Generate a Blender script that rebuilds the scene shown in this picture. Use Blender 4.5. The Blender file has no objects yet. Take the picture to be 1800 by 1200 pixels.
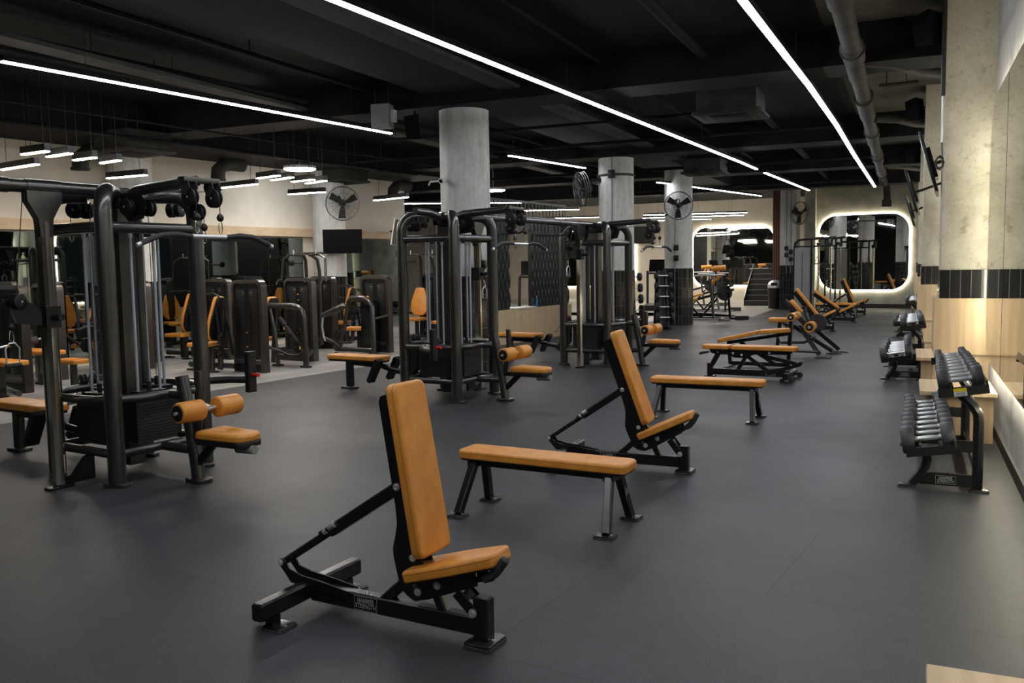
import bpy, bmesh, math, random
from mathutils import Vector, Matrix, Quaternion
random.seed(7)
PI = math.pi
scene = bpy.context.scene
COL = scene.collection
# ---------------------------------------------------------------- camera
F_PX, CAM_H = 1548.0, 1.6
_up = Vector((-294, 17950, 1548)).normalized()
_fy = Vector((700, 145, -1548)).normalized(); _fy = (_fy - _up * _fy.dot(_up)).normalized()
_fx = _fy.cross(_up)
ROT = Matrix((_fx, _fy, _up))
cam_data = bpy.data.cameras.new('camera'); cam = bpy.data.objects.new('camera', cam_data); COL.objects.link(cam)
cam_data.sensor_fit = 'HORIZONTAL'; cam_data.sensor_width = 36.0; cam_data.lens = 36.0 * F_PX / 1800.0
cam_data.clip_start = 0.05; cam_data.clip_end = 200
cam.matrix_world = Matrix.Translation((0, 0, CAM_H)) @ ROT.to_4x4()
scene.camera = cam
# ---------------------------------------------------------------- exposure, world
scene.view_settings.view_transform = 'Standard'; scene.view_settings.look = 'None'
scene.view_settings.exposure = 0.0; scene.view_settings.gamma = 1.0; scene.view_settings.use_curve_mapping = False
scene.cycles.use_denoising = True
scene.cycles.max_bounces = 8; scene.cycles.glossy_bounces = 5; scene.cycles.diffuse_bounces = 4
scene.cycles.sample_clamp_indirect = 4.0
world = bpy.data.worlds.new('world'); scene.world = world; world.use_nodes = True
world.node_tree.nodes['Background'].inputs[0].default_value = (0.8, 0.9, 1, 1)
world.node_tree.nodes['Background'].inputs[1].default_value = 0.02
# lamp strengths (used by the lamp builders below)
E_ROW, E_PEND, E_GLOW, E_DISC = 50.0, 120.0, 38.0, 30.0
C_ROW, C_PEND, C_GLOW = (0.92, 0.955, 1.0), (1.0, 0.90, 0.78), (1.0, 0.93, 0.72)
# ---------------------------------------------------------------- grid turned with the machines
GA = math.radians(-7.6)
GX = Vector((math.cos(GA), math.sin(GA), 0)); GY = Vector((-math.sin(GA), math.cos(GA), 0))
def G(x, y, z=0): v = GX * x + GY * y; return Vector((v.x, v.y, z))
# ---------------------------------------------------------------- materials
def M(name, col, rough=.5, metal=0.0, spec=.5, nodes=None, coat=0):
    m = bpy.data.materials.new(name); m.use_nodes = True
    nt = m.node_tree; b = nt.nodes['Principled BSDF']
    b.inputs['Base Color'].default_value = (*col, 1); b.inputs['Roughness'].default_value = rough
    b.inputs['Metallic'].default_value = metal; b.inputs['Specular IOR Level'].default_value = spec
    if coat: b.inputs['Coat Weight'].default_value = coat; b.inputs['Coat Roughness'].default_value = .15
    if nodes: nodes(nt, b)
    return m
def coords(nt, scale=(1, 1, 1), kind='Object'):
    tc = nt.nodes.new('ShaderNodeTexCoord'); mp = nt.nodes.new('ShaderNodeMapping')
    mp.inputs['Scale'].default_value = scale; nt.links.new(tc.outputs[kind], mp.inputs[0]); return mp.outputs[0]
def noise(nt, vec, scale, detail=4, rough=.6):
    n = nt.nodes.new('ShaderNodeTexNoise'); n.inputs['Scale'].default_value = scale; n.inputs['Detail'].default_value = detail
    n.inputs['Roughness'].default_value = rough; nt.links.new(vec, n.inputs['Vector']); return n.outputs['Fac']
def ramp(nt, fac, stops):
    r = nt.nodes.new('ShaderNodeValToRGB'); e = r.color_ramp.elements
    while len(e) < len(stops): e.new(.5)
    for i, (p, c) in enumerate(stops): e[i].position = p; e[i].color = (*c, 1) if len(c) == 3 else c
    nt.links.new(fac, r.inputs[0]); return r.outputs[0]
def bump(nt, b, h, strength=.2, dist=.01):
    n = nt.nodes.new('ShaderNodeBump'); n.inputs['Strength'].default_value = strength; n.inputs['Distance'].default_value = dist
    nt.links.new(h, n.inputs['Height']); nt.links.new(n.outputs[0], b.inputs['Normal'])
def mottle(c0, c1, scale, bscale=0, bst=.15, sc=(1, 1, 1), lo=.35, hi=.65, rlo=None, rhi=None, bd=.004):
    def f(nt, b):
        v = coords(nt, sc); n = noise(nt, v, scale, 6)
        nt.links.new(ramp(nt, n, [(lo, c0), (hi, c1)]), b.inputs['Base Color'])
        if bscale: bump(nt, b, noise(nt, v, bscale, 3), bst, bd)
        if rlo is not None: nt.links.new(ramp(nt, noise(nt, v, scale * .6, 4), [(.3, (rlo,) * 3), (.7, (rhi,) * 3)]), b.inputs['Roughness'])
    return f
def MX(nt, fac, a, b, mode='MIX'):
    x = nt.nodes.new('ShaderNodeMix'); x.data_type = 'RGBA'; x.blend_type = mode
    for s, v in ((0, fac), (6, a), (7, b)):
        if isinstance(v, (int, float)): x.inputs[s].default_value = v
        elif isinstance(v, tuple): x.inputs[s].default_value = (*v, 1)
        else: nt.links.new(v, x.inputs[s])
    return x.outputs[2]
def brick(nt, v, bw, bh, mortar, c1, c2, cm, off=.5, sc=1):
    n = nt.nodes.new('ShaderNodeTexBrick'); nt.links.new(v, n.inputs['Vector']); n.offset = off
    n.inputs['Scale'].default_value = sc; n.inputs['Brick Width'].default_value = bw; n.inputs['Row Height'].default_value = bh
    n.inputs['Mortar Size'].default_value = mortar; n.inputs['Color1'].default_value = (*c1, 1); n.inputs['Color2'].default_value = (*c2, 1); n.inputs['Mortar'].default_value = (*cm, 1)
    return n
def f_floor(nt, b):
    v = coords(nt); fine = noise(nt, v, 150, 3, .75); big = noise(nt, v, .8, 6, .6); mid = noise(nt, v, 9, 5, .6)
    c = ramp(nt, fine, [(.36, (.022, .0228, .0255)), (.54, (.044, .0452, .050)), (.74, (.105, .107, .115))])
    c = MX(nt, 1.0, c, ramp(nt, big, [(.3, (.78, .78, .8)), (.7, (1.12, 1.12, 1.1))]), 'MULTIPLY')
    c = MX(nt, 1.0, c, ramp(nt, mid, [(.35, (.9, .9, .9)), (.7, (1.1, 1.1, 1.1))]), 'MULTIPLY')
    mp = nt.nodes.new('ShaderNodeMapping'); mp.inputs['Rotation'].default_value = (0, 0, -GA); mp.inputs['Location'].default_value = (1.16 + 36.5, -5.37 + 24.4, 0)
    tc = nt.nodes.new('ShaderNodeTexCoord'); nt.links.new(tc.outputs['Object'], mp.inputs[0])
    br = brick(nt, mp.outputs[0], 3.65, 1.22, .0035, (1.04, 1.04, 1.04), (.84, .84, .85), (.45, .45, .45), off=.235)
    c = MX(nt, 1.0, c, br.outputs['Color'], 'MULTIPLY')
    nt.links.new(c, b.inputs['Base Color'])
    nt.links.new(ramp(nt, big, [(.3, (.42,) * 3), (.7, (.54,) * 3)]), b.inputs['Roughness'])
    bump(nt, b, fine, .3, .002)
def f_vinyl(nt, b):
    mp = nt.nodes.new('ShaderNodeMapping'); mp.inputs['Rotation'].default_value = (0, 0, -GA + PI / 2)
    tc = nt.nodes.new('ShaderNodeTexCoord'); nt.links.new(tc.outputs['Object'], mp.inputs[0])
    br = brick(nt, mp.outputs[0], 1.3, .2, .002, (.36, .36, .35), (.21, .205, .20), (.1, .1, .1), off=.43)
    g = nt.nodes.new('ShaderNodeMapping'); g.inputs['Scale'].default_value = (1.2, 12, 1); nt.links.new(mp.outputs[0], g.inputs[0])
    nt.links.new(MX(nt, 1.0, br.outputs['Color'], ramp(nt, noise(nt, g.outputs[0], 2.5, 8), [(.3, (.75, .74, .72)), (.7, (1.2, 1.2, 1.2))]), 'MULTIPLY'), b.inputs['Base Color'])
def f_wood(c0, c1, sc):
    def f(nt, b):
        v = coords(nt, sc); n = noise(nt, v, 3.2, 9, .65); w = nt.nodes.new('ShaderNodeTexWave'); w.inputs['Scale'].default_value = .8
        w.inputs['Distortion'].default_value = 7; w.inputs['Detail'].default_value = 3; nt.links.new(v, w.inputs['Vector'])
        c = ramp(nt, n, [(.3, c0), (.7, c1)])
        nt.links.new(MX(nt, .35, c, ramp(nt, w.outputs['Fac'], [(.2, c0), (.8, c1)])), b.inputs['Base Color'])
    return f
def f_conc(c0, c1, c2, dirt=.5):
    def f(nt, b):
        v = coords(nt); n = noise(nt, v, 1.7, 9, .65); p = noise(nt, v, 11, 8, .7)
        c = ramp(nt, n, [(.3, c0), (.5, c1), (.72, c2)])
        st = coords(nt, (5, 5, .5)); s = noise(nt, st, 1.6, 7, .7)
        c = MX(nt, 1.0, c, ramp(nt, s, [(.34, (1 - dirt,) * 3), (.52, (1, 1, 1))]), 'MULTIPLY')
        c = MX(nt, 1.0, c, ramp(nt, p, [(.3, (1 - dirt * .6,) * 3), (.5, (1, 1, 1))]), 'MULTIPLY')
        nt.links.new(c, b.inputs['Base Color']); bump(nt, b, p, .5, .012)
    return f
def f_pillar(nt, b):
    v = coords(nt); n = noise(nt, v, 1.3, 10, .6); p = noise(nt, v, 7, 9, .72); q = noise(nt, v, 26, 6, .7)
    c = ramp(nt, n, [(.3, (.25, .23, .18)), (.5, (.40, .38, .31)), (.7, (.52, .50, .43))])
    c = MX(nt, 1.0, c, ramp(nt, p, [(.30, (.5, .47, .4)), (.42, (.95, .95, .95)), (.62, (1, 1, 1)), (.72, (1.25, 1.25, 1.25))]), 'MULTIPLY')
    c = MX(nt, 1.0, c, ramp(nt, q, [(.32, (.72, .70, .66)), (.45, (1, 1, 1))]), 'MULTIPLY')
    nt.links.new(c, b.inputs['Base Color']); bump(nt, b, MX(nt, .4, p, q), .7, .02)
def f_tile(nt, b):
    tc = nt.nodes.new('ShaderNodeTexCoord'); nt_v = tc.outputs['UV']
    br = brick(nt, nt_v, .095, .24, .003, (.012, .012, .013), (.018, .018, .019), (.11, .11, .105), off=0)
    nt.links.new(br.outputs['Color'], b.inputs['Base Color']); bump(nt, b, br.outputs['Fac'], -.4, .003)
MT = {
 'floor': M('rubber_floor', (.05, .05, .055), .5, spec=.24, nodes=f_floor),
 'vinyl': M('grey_plank_floor', (.3, .3, .3), .38, nodes=f_vinyl),
 'pale_floor': M('pale_floor', (.42, .4, .36), .35, nodes=mottle((.36, .34, .31), (.46, .44, .40), 2.0)),
 'black': M('black_powder_coat', (.009, .009, .01), .27, .3, nodes=mottle((.007, .007, .008), (.015, .015, .016), 240, 300, .05, bd=.0006)),
 'char': M('charcoal_metallic', (.045, .042, .04), .3, .75, nodes=mottle((.040, .038, .036), (.095, .090, .084), 300, 0, lo=.3, hi=.75), coat=.4),
 'brown': M('bronze_brown_frame', (.07, .058, .05), .32, .7, nodes=mottle((.06, .05, .043), (.085, .072, .064), 260, 0), coat=.3),
 'plastic': M('black_plastic', (.006, .006, .0065), .45, spec=.4),
 'shroud': M('dark_shroud', (.012, .013, .015), .22, coat=.3),
 'stack': M('black_weight_plate', (.011, .011, .012), .5),
 'blue_shroud': M('navy_shroud', (.018, .032, .045), .35),
 'speaker': M('matt_black_cabinet', (.005, .005, .005), .85, spec=.1),
 'rubber': M('black_rubber', (.02, .02, .022), .7, nodes=mottle((.017, .017, .019), (.03, .03, .033), 90, 160, .15, bd=.002)),
 'urethane': M('grey_black_urethane', (.03, .031, .036), .48, nodes=mottle((.026, .027, .031), (.042, .043, .049), 60, 0)),
 'leather': M('tan_leather', (.5, .2, .035), .42, nodes=mottle((.54, .20, .022), (.70, .285, .042), 9, 170, .10, lo=.3, hi=.72, rlo=.36, rhi=.5, bd=.0015)),
 'seam': M('leather_seam', (.22, .08, .016), .6),
 'chrome': M('chrome', (.80, .76, .66), .16, 1.0),
 'steel': M('satin_steel', (.66, .66, .67), .36, .7),
 'rod': M('guide_rod_steel', (.42, .45, .50), .35, .35),
 'grip': M('foam_grip', (.022, .022, .024), .75),
 'white': M('white_plastic', (.7, .7, .69), .4),
 'grey': M('grey_plastic', (.22, .22, .22), .5),
 'red': M('red_plastic', (.6, .01, .01), .4),
 'yellow': M('yellow_label', (.75, .55, .02), .5),
 'orange': M('orange_mark', (.8, .28, .02), .4),
 'print': M('pale_grey_print', (.2, .2, .2), .6),
 'cable': M('black_cable', (.008, .008, .008), .5),
 'paint': M('black_ceiling_paint', (.006, .006, .007), .8, spec=.2, nodes=mottle((.004, .004, .0048), (.009, .009, .0105), 3, 14, .5, bd=.01)),
 'duct': M('grey_duct', (.06, .06, .055), .7, .0, spec=.25, nodes=mottle((.018, .018, .017), (.038, .037, .034), 4)),
 'raw': M('raw_ceiling_concrete', (.12, .11, .09), .85, nodes=f_conc((.03, .027, .02), (.05, .045, .034), (.085, .078, .06), .5)),
 'column': M('column_concrete', (.4, .4, .38), .8, nodes=f_conc((.42, .415, .39), (.55, .545, .52), (.63, .625, .60), .26)),
 'pillar': M('rough_pillar_concrete', (.4, .38, .3), .85, nodes=f_pillar),
 'plaster': M('cream_plaster', (.72, .66, .56), .85, nodes=mottle((.70, .64, .54), (.76, .70, .60), 2.5, 60, .08)),
 'farwall': M('pale_concrete_wall', (.5, .48, .4), .85, nodes=mottle((.42, .40, .33), (.58, .56, .48), 2.5, 30, .2)),
 'rwall': M('white_wall_paint', (.6, .58, .54), .8, nodes=mottle((.42, .40, .37), (.66, .64, .60), 2.2, 30, .12, lo=.3, hi=.5)),
 'oak': M('light_oak', (.5, .33, .18), .48, nodes=f_wood((.50, .36, .21), (.66, .50, .32), (4.5, 4.5, .5))),
 'oakh': M('light_oak_lengthways', (.5, .33, .18), .48, nodes=f_wood((.50, .36, .22), (.66, .50, .33), (4.5, .5, 4.5))),
 'tile': M('black_gloss_tile', (.013, .013, .014), .16, nodes=f_tile),
 'relief': M('black_relief_panel', (.014, .014, .015), .3),
 'mirror': M('mirror_glass', (.78, .80, .76), .015, 1.0),
 'dmirror': M('smoked_mirror_glass', (.26, .30, .285), .02, 1.0),
 'redwood': M('reddish_slats', (.16, .06, .04), .6),
 'dark': M('dark_wall_paint', (.012, .012, .013), .7),
 'skirt': M('dark_skirting', (.035, .028, .022), .5),
 'screen': M('black_screen', (.003, .003, .0035), .25, spec=.3),
 'bottle': M('blue_bottle', (.03, .16, .35), .15),
 'mesh': M('fan_wire', (.09, .09, .09), .4, .6),
}
def emis(name, col, s):
    m = bpy.data.materials.new(name); m.use_nodes = True; nt = m.node_tree; b = nt.nodes['Principled BSDF']
    b.inputs['Base Color'].default_value = (*[c * .8 for c in col], 1); b.inputs['Emission Color'].default_value = (*col, 1); b.inputs['Emission Strength'].default_value = s; return m
MT['e_row'] = emis('row_lamp_light', C_ROW, E_ROW); MT['e_pend'] = emis('pendant_light', C_PEND, E_PEND)
MT['e_glow'] = emis('mirror_edge_light', C_GLOW, E_GLOW); MT['e_disc'] = emis('disc_lamp_light', (.92, .96, 1), E_DISC)
# ---------------------------------------------------------------- mesh builder
def V(*a): return Vector(a)
class MB:
    def __init__(s): s.v = []; s.f = []; s.m = []; s.mats = []; s.cur = 0; s.uv = None
    def mat(s, name):
        if name not in s.mats: s.mats.append(name)
        s.cur = s.mats.index(name); return s
    def add(s, vs, fs):
        o = len(s.v); s.v += [tuple(v) for v in vs]; s.f += [tuple(i + o for i in f) for f in fs]; s.m += [s.cur] * len(fs); return s
    def hull8(s, P):   # 8 points: bottom loop 4, top loop 4
        return s.add(P, [(3, 2, 1, 0), (4, 5, 6, 7), (0, 1, 5, 4), (1, 2, 6, 5), (2, 3, 7, 6), (3, 0, 4, 7)])
    def box(s, c, d, ax=None):
        x, y, z = [k / 2 for k in d]; c = Vector(c)
        ux, uy, uz = ax if ax else (V(1, 0, 0), V(0, 1, 0), V(0, 0, 1))
        return s.hull8([c + ux * a * x + uy * b * y + uz * e * z for e in (-1, 1) for a, b in ((-1, -1), (1, -1), (1, 1), (-1, 1))])
    def bb(s, x0, x1, y0, y1, z0, z1): return s.box(((x0 + x1) / 2, (y0 + y1) / 2, (z0 + z1) / 2), (x1 - x0, y1 - y0, z1 - z0))
    def rbar(s, p, q, w, h, r=.25, side=None):   # rectangular bar with chamfered edges from p to q; w sideways, h up
        p, q = Vector(p), Vector(q); t = (q - p).normalized(); sd = Vector(side) if side else V(0, 0, 1).cross(t)
        if sd.length < 1e-4: sd = V(0, 1, 0)
        sd.normalize(); u = t.cross(sd).normalized(); c = min(w, h) * r; L = []
        pts = [(w / 2 - c, h / 2), (w / 2, h / 2 - c), (w / 2, -h / 2 + c), (w / 2 - c, -h / 2), (-w / 2 + c, -h / 2), (-w / 2, -h / 2 + c), (-w / 2, h / 2 - c), (-w / 2 + c, h / 2)]
        for e in (p, q): L += [e + sd * a + u * b for a, b in pts]
        n = 8; fs = [(i, (i + 1) % n, (i + 1) % n + n, i + n) for i in range(n)] + [tuple(range(n))[::-1], tuple(range(n, 2 * n))]
        return s.add(L, fs)
    def tube(s, pts, r, seg=10, sx=1.0, up=None):   # swept tube; r number or list; sx widens the ring sideways
        pts = [Vector(p) for p in pts]; n = len(pts); R = r if isinstance(r, (list, tuple)) else [r] * n
        t = [(pts[min(i + 1, n - 1)] - pts[max(i - 1, 0)]).normalized() for i in range(n)]
        u = Vector(up) if up else (V(0, 0, 1) if abs(t[0].z) < .9 else V(1, 0, 0)); L = []
        u = (u - t[0] * u.dot(t[0])).normalized()
        for i in range(n):
            u = (u - t[i] * u.dot(t[i]))
            if u.length < 1e-5: u = t[i].orthogonal()
            u.normalize(); w = t[i].cross(u)
            L += [pts[i] + (w * math.cos(a) * sx + u * math.sin(a)) * R[i] for a in [2 * PI * k / seg for k in range(seg)]]
        fs = [(i * seg + k, i * seg + (k + 1) % seg, (i + 1) * seg + (k + 1) % seg, (i + 1) * seg + k) for i in range(n - 1) for k in range(seg)]
        fs += [tuple(range(seg))[::-1], tuple(range((n - 1) * seg, n * seg))]
        return s.add(L, fs)
    def cyl(s, p, q, r, seg=16, r2=None): return s.tube([p, q], [r, r if r2 is None else r2], seg)
    def lathe(s, c, prof, axis=(0, 0, 1), seg=20):   # prof: (radius, along)
        a = Vector(axis).normalized(); u = a.orthogonal().normalized(); w = a.cross(u); c = Vector(c); L = []
        for r, h in prof: L += [c + a * h + (u * math.cos(k * 2 * PI / seg) + w * math.sin(k * 2 * PI / seg)) * max(r, 1e-4) for k in range(seg)]
        n = len(prof); fs = [(i * seg + k, i * seg + (k + 1) % seg, (i + 1) * seg + (k + 1) % seg, (i + 1) * seg + k) for i in range(n - 1) for k in range(seg)]
        fs += [tuple(range(seg))[::-1], tuple(range((n - 1) * seg, n * seg))]
        return s.add(L, fs)
    def prism(s, poly, o, ux, uy, th):   # polygon in plane (ux,uy) at o, thickness th centred
        o, ux, uy = Vector(o), Vector(ux), Vector(uy); n = ux.cross(uy).normalized(); k = len(poly); L = []
        for e in (-th / 2, th / 2): L += [o + ux * a + uy * b + n * e for a, b in poly]
        return s.add(L, [tuple(range(k))[::-1], tuple(range(k, 2 * k))] + [(i, (i + 1) % k, (i + 1) % k + k, i + k) for i in range(k)])
    def pad(s, poly, o, ux, uy, th, r=.015, cr=.03, steps=3, bot=.5):   # cushion: rounded-corner polygon, soft edges. o at underside
        o, ux, uy = Vector(o), Vector(ux).normalized(), Vector(uy).normalized(); n = ux.cross(uy).normalized(); out = []
        P = [Vector((a, b)) for a, b in poly]; k = len(P)
        for i in range(k):   # round corners
            a, b, c = P[i - 1], P[i], P[(i + 1) % k]; d1 = (a - b).normalized(); d2 = (c - b).normalized()
            rr = min(cr, (a - b).length * .45, (c - b).length * .45)
            for j in range(5):
                t = j / 4; out.append((b + d1 * rr) * (1 - t) ** 2 + b * 2 * t * (1 - t) + (b + d2 * rr) * t * t)
        m = len(out); nr = []
        for i in range(m):
            e = out[(i + 1) % m] - out[i - 1]; q = Vector((e.y, -e.x)); nr.append(q.normalized() if q.length else q)
        area = sum(out[i].x * out[(i + 1) % m].y - out[(i + 1) % m].x * out[i].y for i in range(m))
        if area < 0: nr = [-q for q in nr]
        lay = [(r * bot * (1 - math.sin(PI / 2 * j / steps)), r * bot * (1 - math.cos(PI / 2 * j / steps))) for j in range(steps + 1)]
        lay += [(r * (1 - math.cos(PI / 2 * j / steps)), th - r + r * math.sin(PI / 2 * j / steps)) for j in range(steps + 1)]
        L = []
        for ins, h in lay: L += [o + ux * (p.x - q.x * ins) + uy * (p.y - q.y * ins) + n * h for p, q in zip(out, nr)]
        nl = len(lay); fs = [(i * m + j, i * m + (j + 1) % m, (i + 1) * m + (j + 1) % m, (i + 1) * m + j) for i in range(nl - 1) for j in range(m)]
        fs += [tuple(range(m))[::-1], tuple(range((nl - 1) * m, nl * m))]
        return s.add(L, fs)
    def build(s, name, mat=None, parent=None, angle=38):
        me = bpy.data.meshes.new(name); me.from_pydata(s.v, [], s.f)
        ms = s.mats if s.mats else [mat]
        for k in ms: me.materials.append(MT[k])
        if s.mats: me.polygons.foreach_set('material_index', s.m)
        bm = bmesh.new(); bm.from_mesh(me); bmesh.ops.recalc_face_normals(bm, faces=bm.faces); bm.to_mesh(me); bm.free()
        me.polygons.foreach_set('use_smooth', [True] * len(me.polygons)); me.set_sharp_from_angle(angle=math.radians(angle))
        o = bpy.data.objects.new(name, me); COL.objects.link(o)
        if parent: o.parent = parent
        return o
def tag(o, label=None, cat=None, group=None, kind=None):
    if label: o['label'] = label
    if cat: o['category'] = cat
    if group: o['group'] = group
    if kind: o['kind'] = kind
    return o
def thing(name, label, cat, loc=(0, 0, 0), rz=0, group=None):
    o = bpy.data.objects.new(name, None); COL.objects.link(o); o.empty_display_size = .1
    o.location = loc; o.rotation_euler = (0, 0, rz); return tag(o, label, cat, group)
def struct(name, mb, mat=None): return tag(mb.build(name, mat), kind='structure')
CH = {}
def copy_tree(o, parent=None):
    c = o.copy(); COL.objects.link(c)
    if parent: c.parent = parent
    for k in [x for x in o.children]: copy_tree(k, c)
    return c
def dup(o, loc, rz, label, group=None):
    c = copy_tree(o); c.location = loc; c.rotation_euler = (0, 0, rz); c['label'] = label
    if group: c['group'] = group
    return c
def arc(c, r, a0, a1, n, ux, uz):
    c, ux, uz = Vector(c), Vector(ux), Vector(uz); return [c + ux * r * math.cos(a0 + (a1 - a0) * i / n) + uz * r * math.sin(a0 + (a1 - a0) * i / n) for i in range(n + 1)]
_fontmesh = {}
def text_mesh(txt, size):
    if (txt, size) in _fontmesh: return _fontmesh[(txt, size)]
    cu = bpy.data.curves.new('lettering', 'FONT'); cu.body = txt; cu.size = size; cu.align_x = 'CENTER'; cu.align_y = 'CENTER'; cu.space_line = .8; cu.space_character = 1.0; cu.offset = .0012 * size / .04
    cu.resolution_u = 2
    o = bpy.data.objects.new('lettering', cu); COL.objects.link(o); bpy.context.view_layer.update()
    me = bpy.data.meshes.new_from_object(o.evaluated_get(bpy.context.evaluated_depsgraph_get()))
    r = ([v.co.copy() for v in me.vertices], [tuple(p.vertices) for p in me.polygons])
    bpy.data.objects.remove(o); bpy.data.meshes.remove(me); bpy.data.curves.remove(cu)
    _fontmesh[(txt, size)] = r; return r
def put_text(mb, txt, size, o, ux, uy, off=.002, sy=1.0, sx=.74):
    vs, fs = text_mesh(txt, size); o, ux, uy = Vector(o), Vector(ux).normalized(), Vector(uy).normalized(); n = ux.cross(uy)
    mb.add([o + ux * v.x * sx + uy * v.y * sy + n * off for v in vs], fs)
def badge(parent, o, ux, uy, w=.15, h=.075, txt='HAMMER\nSTRENGTH', fs=.033):
    o, ux, uy = Vector(o), Vector(ux).normalized(), Vector(uy).normalized(); n = ux.cross(uy)
    b = MB(); b.mat('black').box(o + n * .0008, (w, h, .0016), (ux, uy, n)); b.mat('print')
    for e in (-1, 1):
        b.box(o + uy * e * (h / 2 - .002) + n * .002, (w, .002, .0012), (ux, uy, n)); b.box(o + ux * e * (w / 2 - .002) + n * .002, (.002, h, .0012), (ux, uy, n))
    put_text(b, txt, fs, o, ux, uy, .0026)
    r = b.build('brand_badge', None, parent); r['label'] = 'small framed badge with pale lettering'; return r
# ================================================================ ROOM
b = MB(); b.bb(-9.0, 2.4, -5, 32.5, -.1, 0); 
fl = MB(); X0 = -9.58
P = [G(X0, -6), V(6, -5, 0), V(6, 31.6, 0), V(-4.15, 31.6, 0), V(-4.15, 26.2, 0), G(X0, 27)]
fl.prism([(p.x, p.y) for p in P], (0, 0, -.05), (1, 0, 0), (0, 1, 0), .1); struct('floor', fl, 'floor')
fl = MB(); P = [G(X0, -6), G(X0, 27), V(-32, 26.2, 0), V(-32, -6, 0)]
fl.prism([(p.x, p.y) for p in P], (0, 0, -.05), (1, 0, 0), (0, 1, 0), .1); struct('floor', fl, 'vinyl')
fl = MB(); fl.bb(-32, -4.15, 26.2, 38.6, -.1, 0); struct('floor', fl, 'pale_floor')
ce = MB(); ce.bb(-32, -.95, -6, 38.6, 4.25, 4.4); struct('ceiling', ce, 'paint')
ce = MB(); ce.bb(-.95, 1.3, -6, 31.6, 4.25, 4.4); struct('ceiling', ce, 'raw')
# right wall
def gbox(mb, x0, x1, y0, y1, z0, z1):
    return mb.hull8([G(x, y, z) for z in (z0, z1) for x, y in ((x0, y0), (x1, y0), (x1, y1), (x0, y1))])
WX = .73
struct('wall_right', MB().bb(WX, WX + .2, -6, 31.6, 0, 4.25), 'rwall')
struct('baseboard_right', MB().bb(WX - .02, WX - .001, -6, 31.55, 0, .1), 'skirt')
struct('wall_back', MB().bb(-32, 1.0, -6.2, -6, 0, 4.25), 'dark')
# far wall with the lit mirror (right bay)
struct('wall_far', gbox(MB(), -7.15, -3.15, 31.3, 31.5, 0, 4.25), 'farwall')
struct('baseboard_far', gbox(MB(), -7.14, -3.52, 31.275, 31.299, 0, .13), 'skirt')
struct('wall_far', MB().bb(-32, -3.9, 38.6, 38.8, 0, 4.25), 'plaster')
struct('wall_corner', MB().bb(-3.30, -2.95, 31.55, 38.4, 0, 4.25), 'farwall')
# left wall, parallel to the machines
LX = -14.25
struct('wall_left', gbox(MB(), LX - .25, LX, -5, 17.8, 0, 4.25), 'plaster')
o = struct('trim_1', gbox(MB(), LX, LX + .12, -5, 17.6, 2.30, 2.48), 'oakh')
struct('wall_left', gbox(MB(), -32, LX - .25, 17.6, 17.8, 0, 4.25), 'dark')
# ceiling beams
for i, y in enumerate((-1.5, 4.6, 11.2, 17.9, 22.9, 28.5)):
    struct('trim_%d' % (2 + i), MB().bb(-32, .75, y - .35, y + .35, 3.8, 4.25), 'paint')
struct('trim_8', MB().bb(-6.1, -5.1, -6, 31.5, 3.95, 4.25), 'paint')
struct('trim_9', gbox(MB(), LX + .1, LX + 1.6, -5, 17.6, 3.72, 4.25), 'paint')
# ---------------------------------------------------------------- columns
def uvwrap(o, fn):
    me = o.data; uv = me.uv_layers.new(name='UVMap')
    for p in me.polygons:
        for li in p.loop_indices:
            v = me.vertices[me.loops[li].vertex_index].co; uv.data[li].uv = fn(v, p)
def round_column(x, y, r, label, top=4.25, tz=1.46, collar=False):
    t = thing('concrete_column', label, 'column', (x, y, 0), 0, 'round concrete columns with black tiled bases')
    c = MB(); c.lathe((0, 0, 0), [(r, tz), (r, 3.55), (r, top)], seg=40); c.build('shaft', 'column', t)
    c = MB(); c.lathe((0, 0, 0), [(r + .02, 0), (r + .02, tz)], seg=40); q = c.build('tiled_base', 'tile', t, 20)
    uvwrap(q, lambda v, p: (((math.atan2(v.y, v.x) - math.atan2(p.center.y, p.center.x) + PI) % (2 * PI) - PI + math.atan2(p.center.y, p.center.x)) * (r + .02) + 10, v.z))
    if collar: c = MB(); c.lathe((0, 0, 0), [(r, 3.42), (r + .03, 3.43), (r + .03, 3.46), (r, 3.47)], seg=40); c.build('collar_band', 'raw', t)
    return t
col1 = round_column(-5.85, 11.4, .355, 'round concrete column nearest the camera, behind the middle cable tower')
col2 = round_column(-5.69, 18.05, .37, 'round concrete column behind the farthest cable tower, with side mounted fan', collar=True)
col3 = round_column(-5.46, 22.6, .355, 'round concrete column beside the dumbbell trees, farthest of the three in the hall')
# dark square pillar at the far corner with white top
def square_pillar(x0, x1, y0, y1, label, tz, mat, top=4.25, grp=None):
    t = thing('concrete_pillar', label, 'pillar', ((x0 + x1) / 2, (y0 + y1) / 2, 0), 0, grp); w, d = x1 - x0, y1 - y0
    c = MB(); c.bb(-w / 2, w / 2, -d / 2, d / 2, tz[1], top); c.build('shaft', mat, t)
    c = MB(); c.bb(-w / 2 - .012, w / 2 + .012 - (.012 if x1 >= WX else 0), -d / 2 - .012, d / 2 + .012, tz[0], tz[1]); q = c.build('tile_band', 'tile', t, 20)
    uvwrap(q, lambda v, p: ((v.x if abs(p.normal.y) > .5 else v.y) + 10.02, (v.z - tz[0]) * (.225 / (tz[1] - tz[0]) if tz[0] else 1) + (.008 if tz[0] else 0)))
    return t
square_pillar(-3.93, -3.42, 30.3, 31.4, 'slim dark tiled pillar at the far corner beside the waste bin', (0, 1.46), 'column')
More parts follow.
